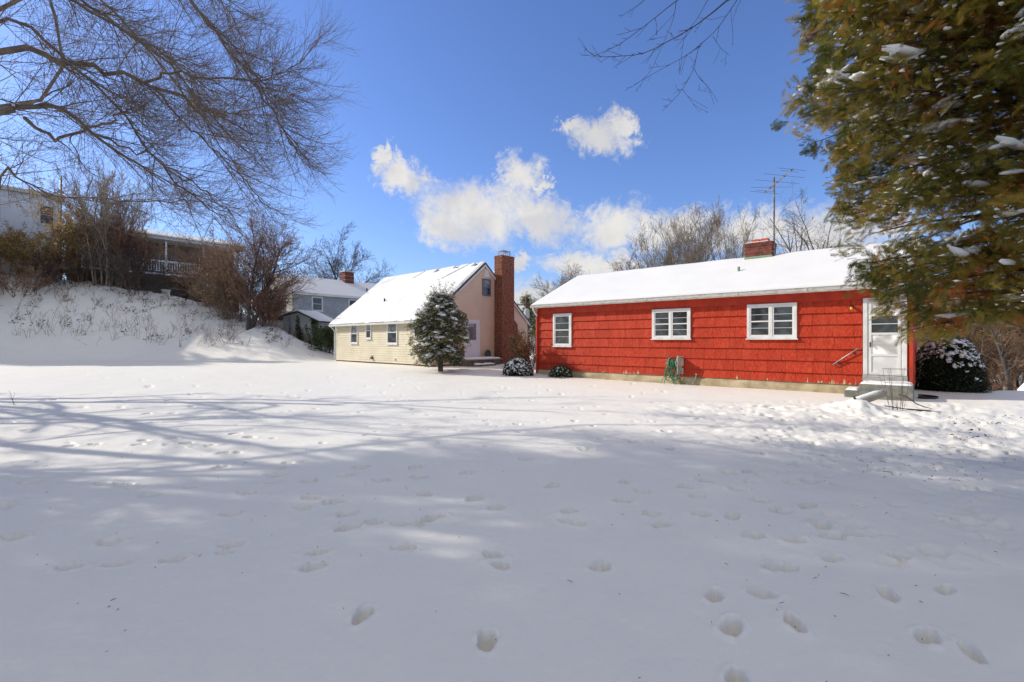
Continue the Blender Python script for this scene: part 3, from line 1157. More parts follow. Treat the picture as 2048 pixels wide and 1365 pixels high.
# landing and low step at the storm door
RW = lambda a, bb, z=0: tuple((Matrix.Rotation(math.radians(-41.23), 4, 'Z') @ Vector((a, bb, z)) + Vector((1.13, 21.03, 0))))
ST = thing('door_step', 'gray concrete landing with a low side step and snow on top below the storm door', 'step', RW(11.62, -.95), math.radians(-41.23))
boxo('landing', CONCRETE, ST, 0, 1.11, 0, .835, -.2, .425, bevel=.012)
boxo('low_step', CONCRETE, ST, -.33, -.001, .05, .70, -.2, .235, bevel=.012)


def snow_slab(name, parent, x0, x1, y0, y1, z, h, seed, nx=28, ny=18):
    A, B_ = np.meshgrid(np.linspace(0, 1, nx), np.linspace(0, 1, ny), indexing='ij')
    x, y = x0 + (x1 - x0) * A, y0 + (y1 - y0) * B_
    d = np.minimum(np.minimum(A, 1 - A) * (x1 - x0), np.minimum(B_, 1 - B_) * (y1 - y0))
    H_ = z + h * sstep(d, -.01, .05) * (1 + .8 * fbm(x, y, 6, 3, seed))
    H_ = np.where(d < 1e-6, z - .002, H_)
    idx = np.arange(nx * ny).reshape(nx, ny)
    F = np.stack([idx[:-1, :-1], idx[1:, :-1], idx[1:, 1:], idx[:-1, 1:]], -1).reshape(-1, 4)
    return link(name, mesh_np(name, np.stack([x, y, H_], -1).reshape(-1, 3), F), SNOWC, parent, True)


snow_slab('step_snow', ST, .02, 1.09, .01, .82, .425, .045, 4)
snow_slab('step_snow', ST, -.31, -.02, .07, .66, .235, .045, 6)

# hose reel
HR = thing('hose_reel', 'beige wall hose reel with a messy green garden hose hanging to the snow', 'hose reel', RW(6.28, 0, 0), math.radians(-41.23))
q = MB()
q.box(.17, .20, -.40, -.031, .40, 1.02)
q.box(.17, .26, -.045, -.031, .40, 1.02)
q.tube([(.185, -.34, 1.0), (.185, -.34, 1.05)], .03, 8)
q.build('bracket', REELP, HR, bevel=.004)
cz, cy = .80, -.25


def reel_disc(x0, x1, name):
    q = MB()
    n = 40
    R0, R1, R2 = .065, .13, .175
    for i in range(n):
        a0, a1 = 2 * PI * i / n, 2 * PI * (i + 1) / n
        P = lambda r, a, x: (x, cy + r * math.cos(a), cz + r * math.sin(a))
        def ringpiece(ra, rb):
            q.hexa([P(ra, a0, x0), P(rb, a0, x0), P(rb, a1, x0), P(ra, a1, x0), P(ra, a0, x1), P(rb, a0, x1), P(rb, a1, x1), P(ra, a1, x1)])
        ringpiece(.004, R0)
        ringpiece(R1, R2)
        if (i % 8) < 4:
            ringpiece(R0, R1)
    return q.build(name, REELP, HR)


reel_disc(.135, .150, 'disc')
reel_disc(-.150, -.135, 'disc')
q = MB()
q.tube([(-.135, cy, cz), (.135, cy, cz)], .06, 16)
q.tube([(.15, cy, cz), (.17, cy, cz)], .03, 12)
q.build('drum', REELP, HR)
for i in range(13):
    q = MB()
    x = -.12 + .24 * (i % 7) / 6.3
    R = (.085 if i < 7 else .135) + rnd.uniform(0, .02)
    ph = rnd.uniform(0, 6)
    pts = [(x + .02 * math.sin(t * .3 + ph), cy + (R + .012 * math.sin(3 * t + ph)) * math.cos(t), cz + (R + .012 * math.cos(2 * t + ph)) * math.sin(t)) for t in np.linspace(0, 2 * PI, 30)]
    q.tube(pts, .0095, 6)
    q.build('hose_coil', GREENP, HR, smooth=True)
for i in range(15):   # loops that have slipped off the reel
    q = MB()
    x = rnd.uniform(-.20, .14)
    y = cy + rnd.uniform(-.16, .06)
    lo = rnd.uniform(.10, .45)
    wv = rnd.uniform(.05, .2) * rnd.choice((-1, 1))
    x2 = x + rnd.uniform(-.14, .14)
    P = []
    for t in np.linspace(0, 1, 22):
        zz = .86 - (0.86 - lo) * math.sin(PI * min(t, 1)) ** .7
        xx = x + (x2 - x) * t + wv * math.sin(2 * PI * t)
        yy = y + .05 * math.sin(5 * t + i) + .10 * (t - .5)
        P.append((xx, min(yy, -.05), zz))
    q.tube(P, .0095, 6)
    q.build('hose_loop', GREENP, HR, smooth=True)
for (x, y, dx) in ((-.16, -.3, -.24), (-.1, -.2, .05), (.05, -.32, .0), (.1, -.2, .12), (-.15, -.36, -.13)):
    q = MB()
    q.tube([(x, y, .82), (x - .03, y - .04, .6), (x + dx * .5, y - .03, .36), (x + dx, y, .2), (x + dx * 1.2, y, .03)], .0095, 6)
    q.build('hose_end', GREENP, HR, smooth=True)
q = MB()
q.tube([(-.24, -.33, .97), (-.17, -.25, 1.0), (-.1, -.26, .95), (-.14, -.36, .90), (-.25, -.40, .91)], .0095, 6)
q.build('hose_end', GREENP, HR, smooth=True)
SPG = thing('water_spigot', 'pale bent spigot pipe with a knob leaning beside the hose reel', 'spigot', RW(6.98, -.16, 0), math.radians(-41.23))
q = MB()
q.tube([(-.12, 0, .02), (-.06, .01, .16), (.02, .02, .30), (.04, .03, .38)], [.014, .013, .013, .016], 8)
q.build('pipe', mat('pale_pipe', (.5, .55, .45), (.35, .42, .33), scale=9), SPG, smooth=True)
q = MB()
q.tube([(.02, .03, .40), (.04, .03, .42), (.07, .03, .41)], [.02, .034, .02], 10)
q.build('knob', REELP, SPG, smooth=True)

# ================================================================== the cream house
rnd = random.Random(5)
YH = thing('cream_house', 'cream clapboard house with steep snowy roof and tall brick chimney at its gable', 'house', (-11.5, 31.0, 0), math.radians(-43.2))
L, D, WZ, RZ_, RB = 10.1, 7.4, 2.76, 5.90, 3.75
q = MB()
q.box(0, L, 0, D, .331, WZ)
q.prism([(0, WZ), (D, WZ), (RB, RZ_ - .04)], 0, 0, L)
q.build('wall', YEL, YH)
boxo('foundation', mat('brown_foundation', (.20, .12, .08), (.12, .08, .06), rough=.9, scale=8), YH, .02, L - .02, .02, D - .02, -.5, .33)
for (x0, x1) in ((2.6, 2.95), (7.35, 7.75)):
    q = MB()
    q.box(x0, x1, -.03, .019, .10, .27)
    q.build('vent_grille', TERRA if x0 > 5 else STONEM, YH)
z = .335
while z < WZ - .03:
    q = MB()
    t = .030
    q.hexa([(.06, -t, z), (L - .06, -t, z), (L - .06, -.0005, z), (.06, -.0005, z), (.06, -.004, z + .130), (L - .06, -.004, z + .130), (L - .06, -.0005, z + .130), (.06, -.0005, z + .130)])
    q.build('clapboard', YEL, YH)
    z += .132
z = .335
while z < RZ_ - .35:
    zm = z + .130

    def lim(zz):
        if zz <= WZ:
            return .06, D - .06
        f = (zz - WZ) / (RZ_ - WZ)
        return RB * f + .06, D - (D - RB) * f - .06
    l0, r0 = lim(z)
    l1, r1 = lim(zm)
    if r1 - l1 > .1:
        q = MB()
        X0 = L + .0005
        q.hexa([(X0, l0, z), (X0, r0, z), (X0 + .026, r0, z), (X0 + .026, l0, z), (X0, l1, zm), (X0, r1, zm), (X0 + .004, r1, zm), (X0 + .004, l1, zm)])
        q.build('clapboard', PEACH, YH)
    z += .132
for (a, bb) in ((0, 0), (L - .058, 0)):
    boxo('corner_board', VINYL if a == 0 else YEL, YH, a - (.02 if a == 0 else 0), a + .06 + (.02 if a else 0), -.036, .04, .30, WZ)
boxo('corner_board', YEL, YH, L - .02, L + .024, D - .07, D + .02, .33, WZ)
boxo('corner_board', PEACH, YH, L + .027, L + .04, 4.36, 4.45, .6, 3.5)
# roof planes with a dark bare patch or two along the ridge
e0b, e0z = -.30, WZ - .30 * (RZ_ - WZ) / RB + .10
q = MB()
ez = .09
q.prism([(e0b, e0z - ez), (RB, RZ_), (RB, RZ_ + ez), (e0b, e0z)], 0, -.22, L + .12)
e1b = D + .18
e1z = WZ - .18 * (RZ_ - WZ) / (D - RB) + .10
q.prism([(e1b, e1z - ez), (e1b, e1z), (RB, RZ_ + ez), (RB, RZ_)], 0, -.22, L + .12)
q.build('roof', SHINGLE_ROOF, YH)


def yholes(a, bb, A, Bq):
    r = np.zeros_like(a, dtype=bool)
    for (ac, t0, t1, wdt, sl) in ((9.0, .74, .985, .16, 1.1), (9.75, .93, 1.02, .3, .3), (7.95, .945, 1.02, .34, 0), (6.25, .93, 1.02, .3, .4), (4.7, .86, .995, .12, .8)):
        r |= (np.abs(a - ac - (Bq - t1) * sl * 5 - .05 * fbm(a, bb, 5, 2, 3)) < wdt * (.7 + .5 * fbm(a, bb, 3, 2, 5))) & (Bq > t0) & (Bq < t1 + .02)
    return r


roof_snow('roof_snow', YH, -.24, L + .06, e0b - .01, e0z, RB, RZ_ + ez, .10, SNOW_ROOF, 260, 120, ripple=.06, holes=yholes, seed=7)
roof_snow('roof_snow', YH, -.24, L + .06, e1b, e1z, RB, RZ_ + ez, .08, SNOW_ROOF, 60, 20, seed=8)
q = MB()
q.prism([(e0b - .002, e0z - .13), (e0b - .075, e0z - .11), (e0b - .10, e0z - .02), (e0b - .09, e0z - .015), (e0b - .002, e0z - .015)], 0, -.20, L + .1)
q.build('gutter', VINYL, YH)
boxo('soffit', VINYL, YH, -.18, L + .09, e0b, -.017, WZ - .16, WZ - .14)
for (b0_, z0_, b1_, z1_) in ((e0b, e0z, RB, RZ_ + ez), (e1b, e1z, RB, RZ_ + ez)):
    q = MB()
    q.prism([(b0_, z0_ - .20), (b1_, z1_ - .22), (b1_, z1_ - .10), (b0_, z0_ - .09)] if b0_ < b1_ else [(b0_, z0_ - .20), (b0_, z0_ - .09), (b1_, z1_ - .10), (b1_, z1_ - .22)], 0, L + .03, L + .115)
    q.build('rake_board', VINYL, YH)
    q = MB()
    q.prism([(b0_, z0_ - .088), (b1_, z1_ - .098), (b1_, z1_ + .002), (b0_, z0_ + .002)] if b0_ < b1_ else [(b0_, z0_ - .088), (b0_, z0_ + .002), (b1_, z1_ + .002), (b1_, z1_ - .098)], 0, L + .121, L + .135)
    q.build('drip_edge', SLATE, YH)
q = MB()
q.tube([(-.05, -.32, e0z - .12), (-.05, -.12, e0z - .32), (-.05, -.06, e0z - .42), (-.05, -.06, .32)], .035, 8)
q.build('downspout', VINYL, YH, smooth=True)
q = MB()
q.tube([(2.9 + 1.0, 1.2, 3.6), (2.9 + 1.0, 1.2, 4.18)], .05, 10)
q.build('vent_pipe', BLACK, YH)
for (u0, u1, z0, z1) in ((2.02, 2.90, 1.40, 2.62), (3.84, 4.48, 1.68, 2.66), (6.16, 7.2, 1.38, 2.70), (8.72, 9.5, 1.7, 2.64)):
    window(YH, u0, u1, z0, z1, rows=2, proud=.068, trim=.06, gl=[GLASS, GLASSB if u0 < 7 else GLASS])
gw = window(YH, 3.58, 4.24, 4.11, 5.07, loc=(L, 0, 0), rz=PI / 2, rows=2, proud=.062, trim=.055, fm=FRAMEG, sash=FRAMEG, sill=False, gl=[GLASS, GLASSB])
q = MB()
q.box(L + .004, L + .04, 3.76, 4.17, 5.18, 5.60)
gv = q.build('gable_vent', VINYL, YH)
for k in range(6):
    boxo('slat', WHITE, gv, L + .0405, L + .052, 3.82, 4.11, 5.23 + k * .055, 5.26 + k * .055)
# side door
q = MB()
q.box(L + .005, L + .05, 2.25, 2.34, .66, 2.72)
q.box(L + .005, L + .05, 3.29, 3.38, .66, 2.72)
q.box(L + .005, L + .05, 2.34, 3.29, 2.64, 2.72)
q.build('door_frame', VINYL, YH)
dd = boxo('door', LAVENDER, YH, L + .006, L + .036, 2.341, 3.289, .66, 2.639)
q = MB()
q.box(L + .037, L + .046, 2.55, 3.10, 1.62, 2.52)
q.build('pane', GLASSB, dd)
q = MB()
q.tube([(L + .036, 2.44, 1.55), (L + .09, 2.44, 1.55)], [.02, .03], 8)
q.build('handle', METAL, dd)
for (x, z, m_) in ((4.55, .52, SLATE), (9.6, .52, FRAMEG), (7.0, .5, FRAMEG)):
    q = MB()
    q.prism([(0, 0), (0, .16), (-.05, .15), (-.14, .02), (-.13, -.01)], 0, -.08, .08)
    o = q.build('dryer_hood', m_, YH)
    o.location = (x, -.016, z)
    if x == 7.0:
        o.scale = (.4, .5, .4)
# chimney against the gable, laid in real bricks
CH = MB()
cb0, cb1, cbw, co_ = 4.54, 5.57, 5.87, .61
X0 = L + .02
outl = [(cb0 + .012, -.4), (cbw - .012, -.4), (cbw - .012, 2.50), (cb1 - .012, 2.78), (cb1 - .012, 6.40), (cb0 + .012, 6.40)]
CH.prism(outl, 0, X0, X0 + co_ - .012)
chy = CH.build('chimney', mat('dark_mortar', (.15, .10, .08), (.09, .06, .05), rough=.95, scale=9), YH)  # dark joints, their colour also carrying the shade of the recesses
q = MB()
z, k = .0, 0
bh, bl = .057, .200
while z < 6.4:
    off = -.105 if k % 2 else 0
    right = cbw if z < 2.5 else (cb1 + (cbw - cb1) * max(0, (2.78 - z) / .28) if z < 2.78 else cb1)
    ex = .018 if z > 6.27 else 0
    u = cb0 + off - ex
    while u < right + ex - .02:
        s0, s1 = max(u, cb0 - ex), min(u + bl, right + ex)
        if s1 - s0 > .02:
            jj = rnd.uniform(-.003, .003)
            q.box(X0 + co_ - .03, X0 + co_ + jj + ex, s0, s1, z, z + bh)
        u += bl + .015
    for (face, sg) in ((cb0, -1), (right, 1)):
        u = X0 - .0 + (0 if k % 2 else -.1)
        while u < X0 + co_ - .035:
            s0, s1 = max(u, X0 - .01), min(u + bl, X0 + co_ - .032)
            if s1 - s0 > .02:
                jj = rnd.uniform(-.003, .003)
                if sg < 0:
                    q.box(s0, s1, face - ex + jj, face + .03, z, z + bh)
                else:
                    q.box(s0, s1, face - .03, face + ex + jj, z, z + bh)
            u += bl + .015
    z += .078
    k += 1
o = q.build('brickwork', BRICKY, chy)
o['kind'] = 'stuff'
q = MB()
q.box(X0 + .02, X0 + co_ - .02, cb0 + .02, cb1 - .02, 6.40, 6.47)
q.build('crown_slab', CONC2, chy)
q = MB()
q.box(X0 + .08, X0 + .50, cb0 + .20, cb1 - .20, 6.74, 6.77)
for x in (X0 + .10, X0 + .48):
    for y in (cb0 + .22, cb1 - .22):
        q.box(x - .012, x + .012, y - .012, y + .012, 6.47, 6.74)
for i in range(1, 8):
    f = i / 8
    y = cb0 + .22 + (cb1 - cb0 - .44) * f
    for x in (X0 + .10, X0 + .48):
        q.box(x - .003, x + .003, y - .003, y + .003, 6.47, 6.74)
    x = X0 + .10 + .38 * f
    for y in (cb0 + .22, cb1 - .22):
        q.box(x - .003, x + .003, y - .003, y + .003, 6.47, 6.74)
q.build('spark_cap', METAL, chy)
# stoop at the side door
YW = lambda a, bb, z=0: tuple((Matrix.Rotation(math.radians(-43.2), 4, 'Z') @ Vector((a, bb, z)) + Vector((-11.5, 31.0, 0))))
SP = thing('side_stoop', 'low stone stoop with snow on its slab at the side door of the cream house', 'stoop', YW(10.14, 1.6, 0), math.radians(-43.2))
boxo('base', STONEM, SP, .02, 1.10, .0, 2.26, 0, .56)
boxo('slab', CONC2, SP, .0, 1.16, -.04, 2.32, .561, .62, bevel=.01)
boxo('low_step', STONEM, SP, 1.165, 1.55, .2, 1.5, 0, .34)
snow_slab('step_snow', SP, .02, 1.14, -.02, 2.3, .62, .06, 8)
snow_slab('step_snow', SP, 1.17, 1.54, .22, 1.48, .34, .06, 9)
SL = thing('dark_stone', 'dark round-topped slab standing on the stoop between door and brick chimney', 'slab', YW(10.34, 3.82, .66), math.radians(-43.2 + 90))
q = MB()
q.prism([(-.19, 0), (.19, 0), (.19, .22)] + [(.19 * math.cos(t), .22 + .19 * math.sin(t)) for t in np.linspace(.3, PI - .3, 9)] + [(-.19, .22)], 1, -.04, .04)
q.build('slab', SLATE, SL)

# ================================================================== gray house behind
GH = thing('gray_house', 'gray shingled two storey house with snowy roof and brick chimney behind the bank', 'house', (-25.04, 46.94, 0), math.radians(-41.23))
GW, GD, GE, GR = 7.5, 13.5, 5.88, 7.68
q = MB()
q.box(0, GW, 0, GD, -.5, GE)
q.prism([(0, GE), (GW, GE), (GW / 2, GR - .06)], 1, 0, GD)
q.build('wall', GRAYS, GH)
z = .6
k = 0
while z < GR - .3:
    zt = min(z + .295, 99)

    def lim(zz):
        if zz <= GE:
            return .0, GW
        f = (zz - GE) / (GR - .06 - GE)
        return GW / 2 * f, GW - GW / 2 * f
    l0, r0 = lim(z)
    l1, r1 = lim(min(zt, GR - .1))
    u = l0 + (.0 if k % 2 else -.3)
    while u < r0:
        s0, s1 = max(u, l0), min(u + .6, r0)
        if s1 - s0 > .08:
            q = MB()
            t0, t1 = max(s0, l1) if u < l0 + .01 else s0, min(s1, r1) if s1 > r0 - .01 else s1
            if t1 - t0 > .02:
                q.hexa([(s0 + .006, -.022, z), (s1 - .006, -.022, z), (s1 - .006, -.0005, z), (s0 + .006, -.0005, z),
                        (t0 + .006, -.006, zt), (t1 - .006, -.006, zt), (t1 - .006, -.0005, zt), (t0 + .006, -.0005, zt)])
                q.build('siding_shingle', GRAY_LIT, GH)
        u += .6
    if z < GE - .2:
        q = MB()
        u = .0 if k % 2 else -.6
        while u < GD:
            s0, s1 = max(u, 0), min(u + 1.2, GD)
            if s1 > s0 + .05:
                q = MB()
                q.hexa([(GW + .0005, s0 + .006, z), (GW + .022, s0 + .006, z), (GW + .022, s1 - .006, z), (GW + .0005, s1 - .006, z),
                        (GW + .0005, s0 + .006, zt), (GW + .006, s0 + .006, zt), (GW + .006, s1 - .006, zt), (GW + .0005, s1 - .006, zt)])
                q.build('siding_shingle', GRAYS, GH)
            u += 1.2
    z += .30
    k += 1
q = MB()
ov = .32
sl_ = (GR - GE) / (GW / 2)
q.prism([(-ov, GE - ov * sl_), (GW / 2, GR), (GW + ov, GE - ov * sl_), (GW + ov, GE - ov * sl_ + .1), (GW / 2, GR + .1), (-ov, GE - ov * sl_ + .1)], 1, -.15, GD + .2)
q.build('roof', SHINGLE_ROOF, GH)
for sx in (-1, 1):
    P0 = MB()
    x0 = GW / 2 + sx * (GW / 2 + ov)
    A = [(x0, GE - ov * sl_ + .10), (GW / 2, GR + .10), (GW / 2, GR + .22), (x0, GE - ov * sl_ + .19)]
    P0.prism(A if sx < 0 else A[::-1], 1, -.16, GD + .21)
    P0.build('roof_snow', SNOW_ROOF, GH, bevel=.03)
q = MB()
q.box(GW + ov - .0, GW + ov + .1, -.15, GD + .2, GE - ov * sl_ - .02, GE - ov * sl_ + .095)
q.build('gutter', VINYL, GH)
boxo('soffit', VINYL, GH, GW + .023, GW + ov, -.1, GD, GE - ov * sl_ - .02, GE - ov * sl_)
for sx in (-1, 1):
    x0 = GW / 2 + sx * (GW / 2 + ov)
    q = MB()
    A = [(x0, GE - ov * sl_ - .09), (GW / 2, GR - .09), (GW / 2, GR + .08), (x0, GE - ov * sl_ + .08)]
    q.prism(A if sx < 0 else A[::-1], 1, -.19, -.152)
    q.build('rake_board', VINYL, GH)
for (u0, u1, z0, z1) in ((1.70, 2.78, 4.30, 5.64), (5.35, 6.4, 4.30, 5.64)):
    window(GH, u0, u1, z0, z1, loc=(GW, 0, 0), rz=PI / 2, rows=2, trim=.09, proud=.06, g=GLASS)
window(GH, 5.0, 6.1, 4.25, 5.6, rows=2, trim=.09, proud=.06)
q = MB()
q.box(3.45, 4.45, 6.75, 7.75, 7.0, 8.72)
gch = q.build('chimney', BRICK, GH)
boxo('cap', CONC2, gch, 3.38, 4.52, 6.68, 7.82, 8.721, 8.80)
boxo('cap_snow', SNOW_ROOF, gch, 3.45, 4.4, 6.75, 7.75, 8.801, 8.87)
for zz in (7.9, 8.3):
    boxo('band', CONC2, gch, 3.44, 4.46, 6.74, 7.76, zz, zz + .03)
q = MB()
q.tube([(6.2, 8.2, 6.2), (6.2, 8.2, 7.0)], .07, 8)
q.build('vent_pipe', BLACK, GH)

# ================================================================== ivy covered shed
sx, sy, sz = at(590, 39.2)
sz = .55
SH = thing('garden_shed', 'small pale shed with one open dark bay and ivy climbing its right side', 'shed', (sx - 2.2, sy + .6, sz), math.radians(-14))
SHM = mat('shed_panel', (.42, .45, .42), (.33, .36, .33), rough=.7, scale=1.6, bump=.1)
WD, HE1, HE2, HP, DP = 4.4, 2.85, 2.60, 3.38, 2.2
q = MB()
q.prism([(1.1, 0), (WD, 0), (WD, HE2), (2.65, HP), (1.1, HE1 + .2)], 1, 0, .06)
q.box(WD - .06, WD, .061, DP, 0, HE2)
q.box(0, 1.1, DP - .06, DP, 0, HE1)
q.box(1.1, WD - .061, DP - .06, DP, 0, HE2)
q.box(1.1, 1.15, .061, DP - .061, 0, HE1 - .05)
q.build('wall', SHM, SH)
for xx in (1.1, 1.85, 2.65):
    boxo('panel', SHM, SH, xx + .012, xx + .74 if xx < 2.6 else WD - .01, -.022, -.001, .02, HE1 if xx < 2.6 else HE2 - .05)
boxo('post', VINYL, SH, .0, .10, .0, .1, 0, HE1)
boxo('back_panel', WOOD, SH, .02, 1.05, DP - .09, DP - .061, 0, HE1 - .1)
q = MB()
for (A) in ([(-.25, HE1 - .06), (2.65, HP + .0), (2.65, HP + .10), (-.25, HE1 + .04)], [(2.65, HP), (WD + .3, HE2 - .08), (WD + .3, HE2 + .02), (2.65, HP + .10)]):
    q.prism(A, 1, -.25, DP + .2)
q.build('roof', SHINGLE_ROOF, SH)
q = MB()
for (A) in ([(-.27, HE1 + .041), (2.65, HP + .101), (2.65, HP + .23), (-.27, HE1 + .12)], [(2.65, HP + .101), (WD + .32, HE2 + .021), (WD + .32, HE2 + .10), (2.65, HP + .23)]):
    q.prism(A, 1, -.27, DP + .2)
q.build('roof_snow', SNOW_ROOF, SH, bevel=.04)

# ================================================================== houses on top of the bank
rnd = random.Random(8)
WH = thing('white_house', 'tall white sided house at the left edge on top of the bank', 'house', (-50.4, 38.5, 0), math.radians(48.8))
WL = 10.0
boxo('wall', WHSID, WH, 0, WL, 0, 8, 5.0, 15.3)
z = 5.2
while z < 15.2:
    for k in range(3):
        q = MB()
        s0, s1 = WL * k / 3 + .004, WL * (k + 1) / 3 - .004
        q.hexa([(s0, -.025, z), (s1, -.025, z), (s1, -.0005, z), (s0, -.0005, z), (s0, -.006, z + .245), (s1, -.006, z + .245), (s1, -.0005, z + .245), (s0, -.0005, z + .245)])
        q.build('siding_board', WHSID, WH)
    z += .25
boxo('corner_board', WHITE, WH, WL - .12, WL + .03, -.04, .1, 5.0, 15.3)
boxo('cornice', GUTTER, WH, -.2, WL + .35, -.40, 8.2, 15.301, 15.55)
boxo('roof_snow', SNOW_ROOF, WH, -.2, WL + .33, -.38, 8.2, 15.551, 15.70, bevel=.05)
for u0 in (4.9, 8.5):
    window(WH, u0, u0 + 1.2, 12.6, 14.55, rows=2, trim=.12, proud=.07, fm=WHITE, gl=[GLASS, GLASS])

DH = thing('deck_house', 'brown and white house with a railed upper porch above the snowy bank', 'house', (-36.6, 43.2, 0), math.radians(48.8))
DL = 11.0
boxo('wall', mat('brown_house_wall', (.22, .17, .14), (.15, .12, .10), rough=.85, scale=2), DH, -2.0, DL, 2.2, 9, 4.5, 11.4)
boxo('lower_wall', WOOD, DH, 6.4, DL, 1.0, 2.19, 4.6, 7.7)
boxo('porch_floor', WOOD, DH, -2.0, DL, -.1, 2.19, 7.72, 7.98)
boxo('porch_snow', SNOW_ROOF, DH, -1.9, DL - .1, -.14, 2.1, 7.981, 8.14, bevel=.04)
boxo('beam', WOOD, DH, -1.9, DL, .0, .16, 7.45, 7.719)
for x in (-1.9, 1.1, 4.2, 7.4, 10.6):
    boxo('post', WOOD, DH, x, x + .2, .0, .19, 4.4, 7.449)
    boxo('porch_post', WHITE, DH, x, x + .16, .05, .2, 8.14, 11.35)
rail = boxo('railing', WHITE, DH, -1.9, DL, .08, .16, 9.28, 9.36)
boxo('rail_snow', SNOW_ROOF, rail, -1.9, DL, .07, .17, 9.361, 9.41)
boxo('bottom_rail', WHITE, rail, -1.9, DL, .09, .15, 8.36, 8.42)
x = -1.75
while x < DL:
    boxo('baluster', WHITE, rail, x, x + .06, .095, .145, 8.421, 9.279)
    x += .21
boxo('eave', GUTTER, DH, -2.4, DL + .4, -.35, 2.2, 11.401, 11.66)
q = MB()
q.prism([(-.42, 11.661), (4.6, 12.9), (9.6, 11.661)], 0, -2.4, DL + .4)
q.build('roof', SHINGLE_ROOF, DH)
q = MB()
q.prism([(-.46, 11.67), (-.44, 11.80), (4.6, 13.08), (4.6, 12.92)], 0, -2.42, DL + .42)
q.build('roof_snow', SNOW_ROOF, DH)
window(DH, 1.8, 3.2, 8.9, 10.6, loc=(0, 2.2, 0), rows=2, trim=.1)
window(DH, 7.6, 8.8, 9.0, 10.6, loc=(0, 2.2, 0), rows=2, trim=.1)
BX = thing('white_box', 'small white lidded box on the snow below the porch of the brown house', 'box', at(332, 42.4), .3)
boxo('body', WHITE, BX, -.25, .25, -.2, .2, -.1, .42)
boxo('lid', SNOW_ROOF, BX, -.30, .30, -.25, .25, .421, .52)

# far two-storey house seen through the gap between the houses
fx = (1060 - 1024) / 950 * 105
fz = hz(fx, 105)
FG = thing('far_house', 'small gray two storey house seen through the gap between cream and red houses', 'house', (fx - 4, 105, fz), 0)
boxo('wall', GRAYS, FG, 0, 9, 0, 7, -.5, 5.6)
q = MB()
q.prism([(-.4, 5.6), (3.5, 7.6), (7.4, 5.6)], 0, -.3, 9.3)
q.build('roof', SHINGLE_ROOF, FG)
q = MB()
q.prism([(-.42, 5.62), (-.42, 5.85), (3.5, 7.9), (3.5, 7.65)], 0, -.32, 9.32)
q.build('roof_snow', SNOW_ROOF, FG)
for (u, z) in ((1.0, .8), (3.1, .8), (4.95, .8), (3.1, 3.6), (4.95, 3.6), (1.0, 3.6), (7.2, .8)):
    window(FG, u, u + 1.05, z, z + 1.6, rows=2, trim=.14, proud=.08, units=1)
fx = (1966 - 1024) / 950 * 62
F2 = thing('far_pale_house', 'pale green low house with snowy roof glimpsed right of the round snowy bush', 'house', (fx - 6, 62, hz(fx, 62) - .2), math.radians(-8))
boxo('wall', mat('pale_green_wall', (.36, .42, .38), (.32, .37, .34), scale=1), F2, 0, 14, 0, 7, -1, 2.6)
q = MB()
q.prism([(-.5, 2.6), (3.5, 4.6), (7.5, 2.6)], 0, -.4, 14.4)
q.build('roof', SNOW_ROOF, F2)
for u in (2, 5.5, 9, 12):
    window(F2, u, u + 1.1, .9, 2.1, rows=2, trim=.1)

# poles
def pole(name, label, loc, h, r, cat='pole'):
    t = thing(name, label, cat, loc)
    q = MB()
    q.tube([(0, 0, -.3), (0, 0, h)], [r, r * .75], 10)
    q.build('pole', WOOD if r > .1 else DARKMETAL, t, smooth=True)
    return t


pl = pole('utility_pole', 'wooden utility pole with a gray transformer can in the gap beside the red house', at(1052.5, 58), 6.9, .15)
pz = pl.location.z
q = MB()
q.box(-1.2, 1.2, -.06, .06, 5.9 - pz, 6.03 - pz)
q.build('crossarm', WOOD, pl)
q = MB()
q.tube([(.05, -.42, 4.35 - pz), (.05, -.42, 5.35 - pz)], .34, 16)
q.tube([(.05, -.42, 5.35 - pz), (.05, -.42, 5.5 - pz)], [.34, .12], 16)
q.build('transformer', mat('transformer_gray', (.42, .44, .45), (.36, .38, .39), scale=3), pl)
for x in (-1.0, -.5, .6, 1.0):
    q = MB()
    q.tube([(x, 0, 6.03 - pz), (x, 0, 6.2 - pz)], .05, 8)
    q.build('insulator', SLATE, pl)
p2 = pole('mast_pole', 'slim dark pole rising beside the corner of the white house', at(122, 43.2), 9.6, .09)

# ================================================================== bare trees beyond the houses
FAR = [dict(wander=.11, trop=(0, 0, .02), taper=.3, pts=8),
       dict(n=(9, 12), ang=.85, ls=.62, rs=.62, start=.25, wander=.15, trop=(0, 0, .035), pts=7),
       dict(n=(7, 9), ang=.7, ls=.52, rs=.6, start=.2, wander=.17, trop=(0, 0, .03), pts=6),
       dict(n=(5, 7), ang=.65, ls=.5, rs=.55, start=.15, wander=.2, pts=4, trop=(0, 0, .02)),
       dict(n=(3, 4), ang=.6, ls=.55, rs=.5, start=.15, wander=.2, pts=3, trop=(0, 0, .03))]
SHADE = [dict(wander=.15, trop=(0, 0, .02), taper=.4, pts=10),
         dict(n=(6, 7), ang=.75, ls=.75, rs=.75, start=.25, wander=.22, trop=(0, 0, .04), pts=9),
         dict(n=(5, 6), ang=.8, ls=.5, rs=.55, start=.2, wander=.24, trop=(0, 0, .02), pts=7),
         dict(n=(4, 5), ang=.7, ls=.5, rs=.5, start=.15, wander=.24, pts=5),
         dict(n=(4, 6), ang=.7, ls=.5, rs=.5, start=.2, wander=.2, pts=3)]
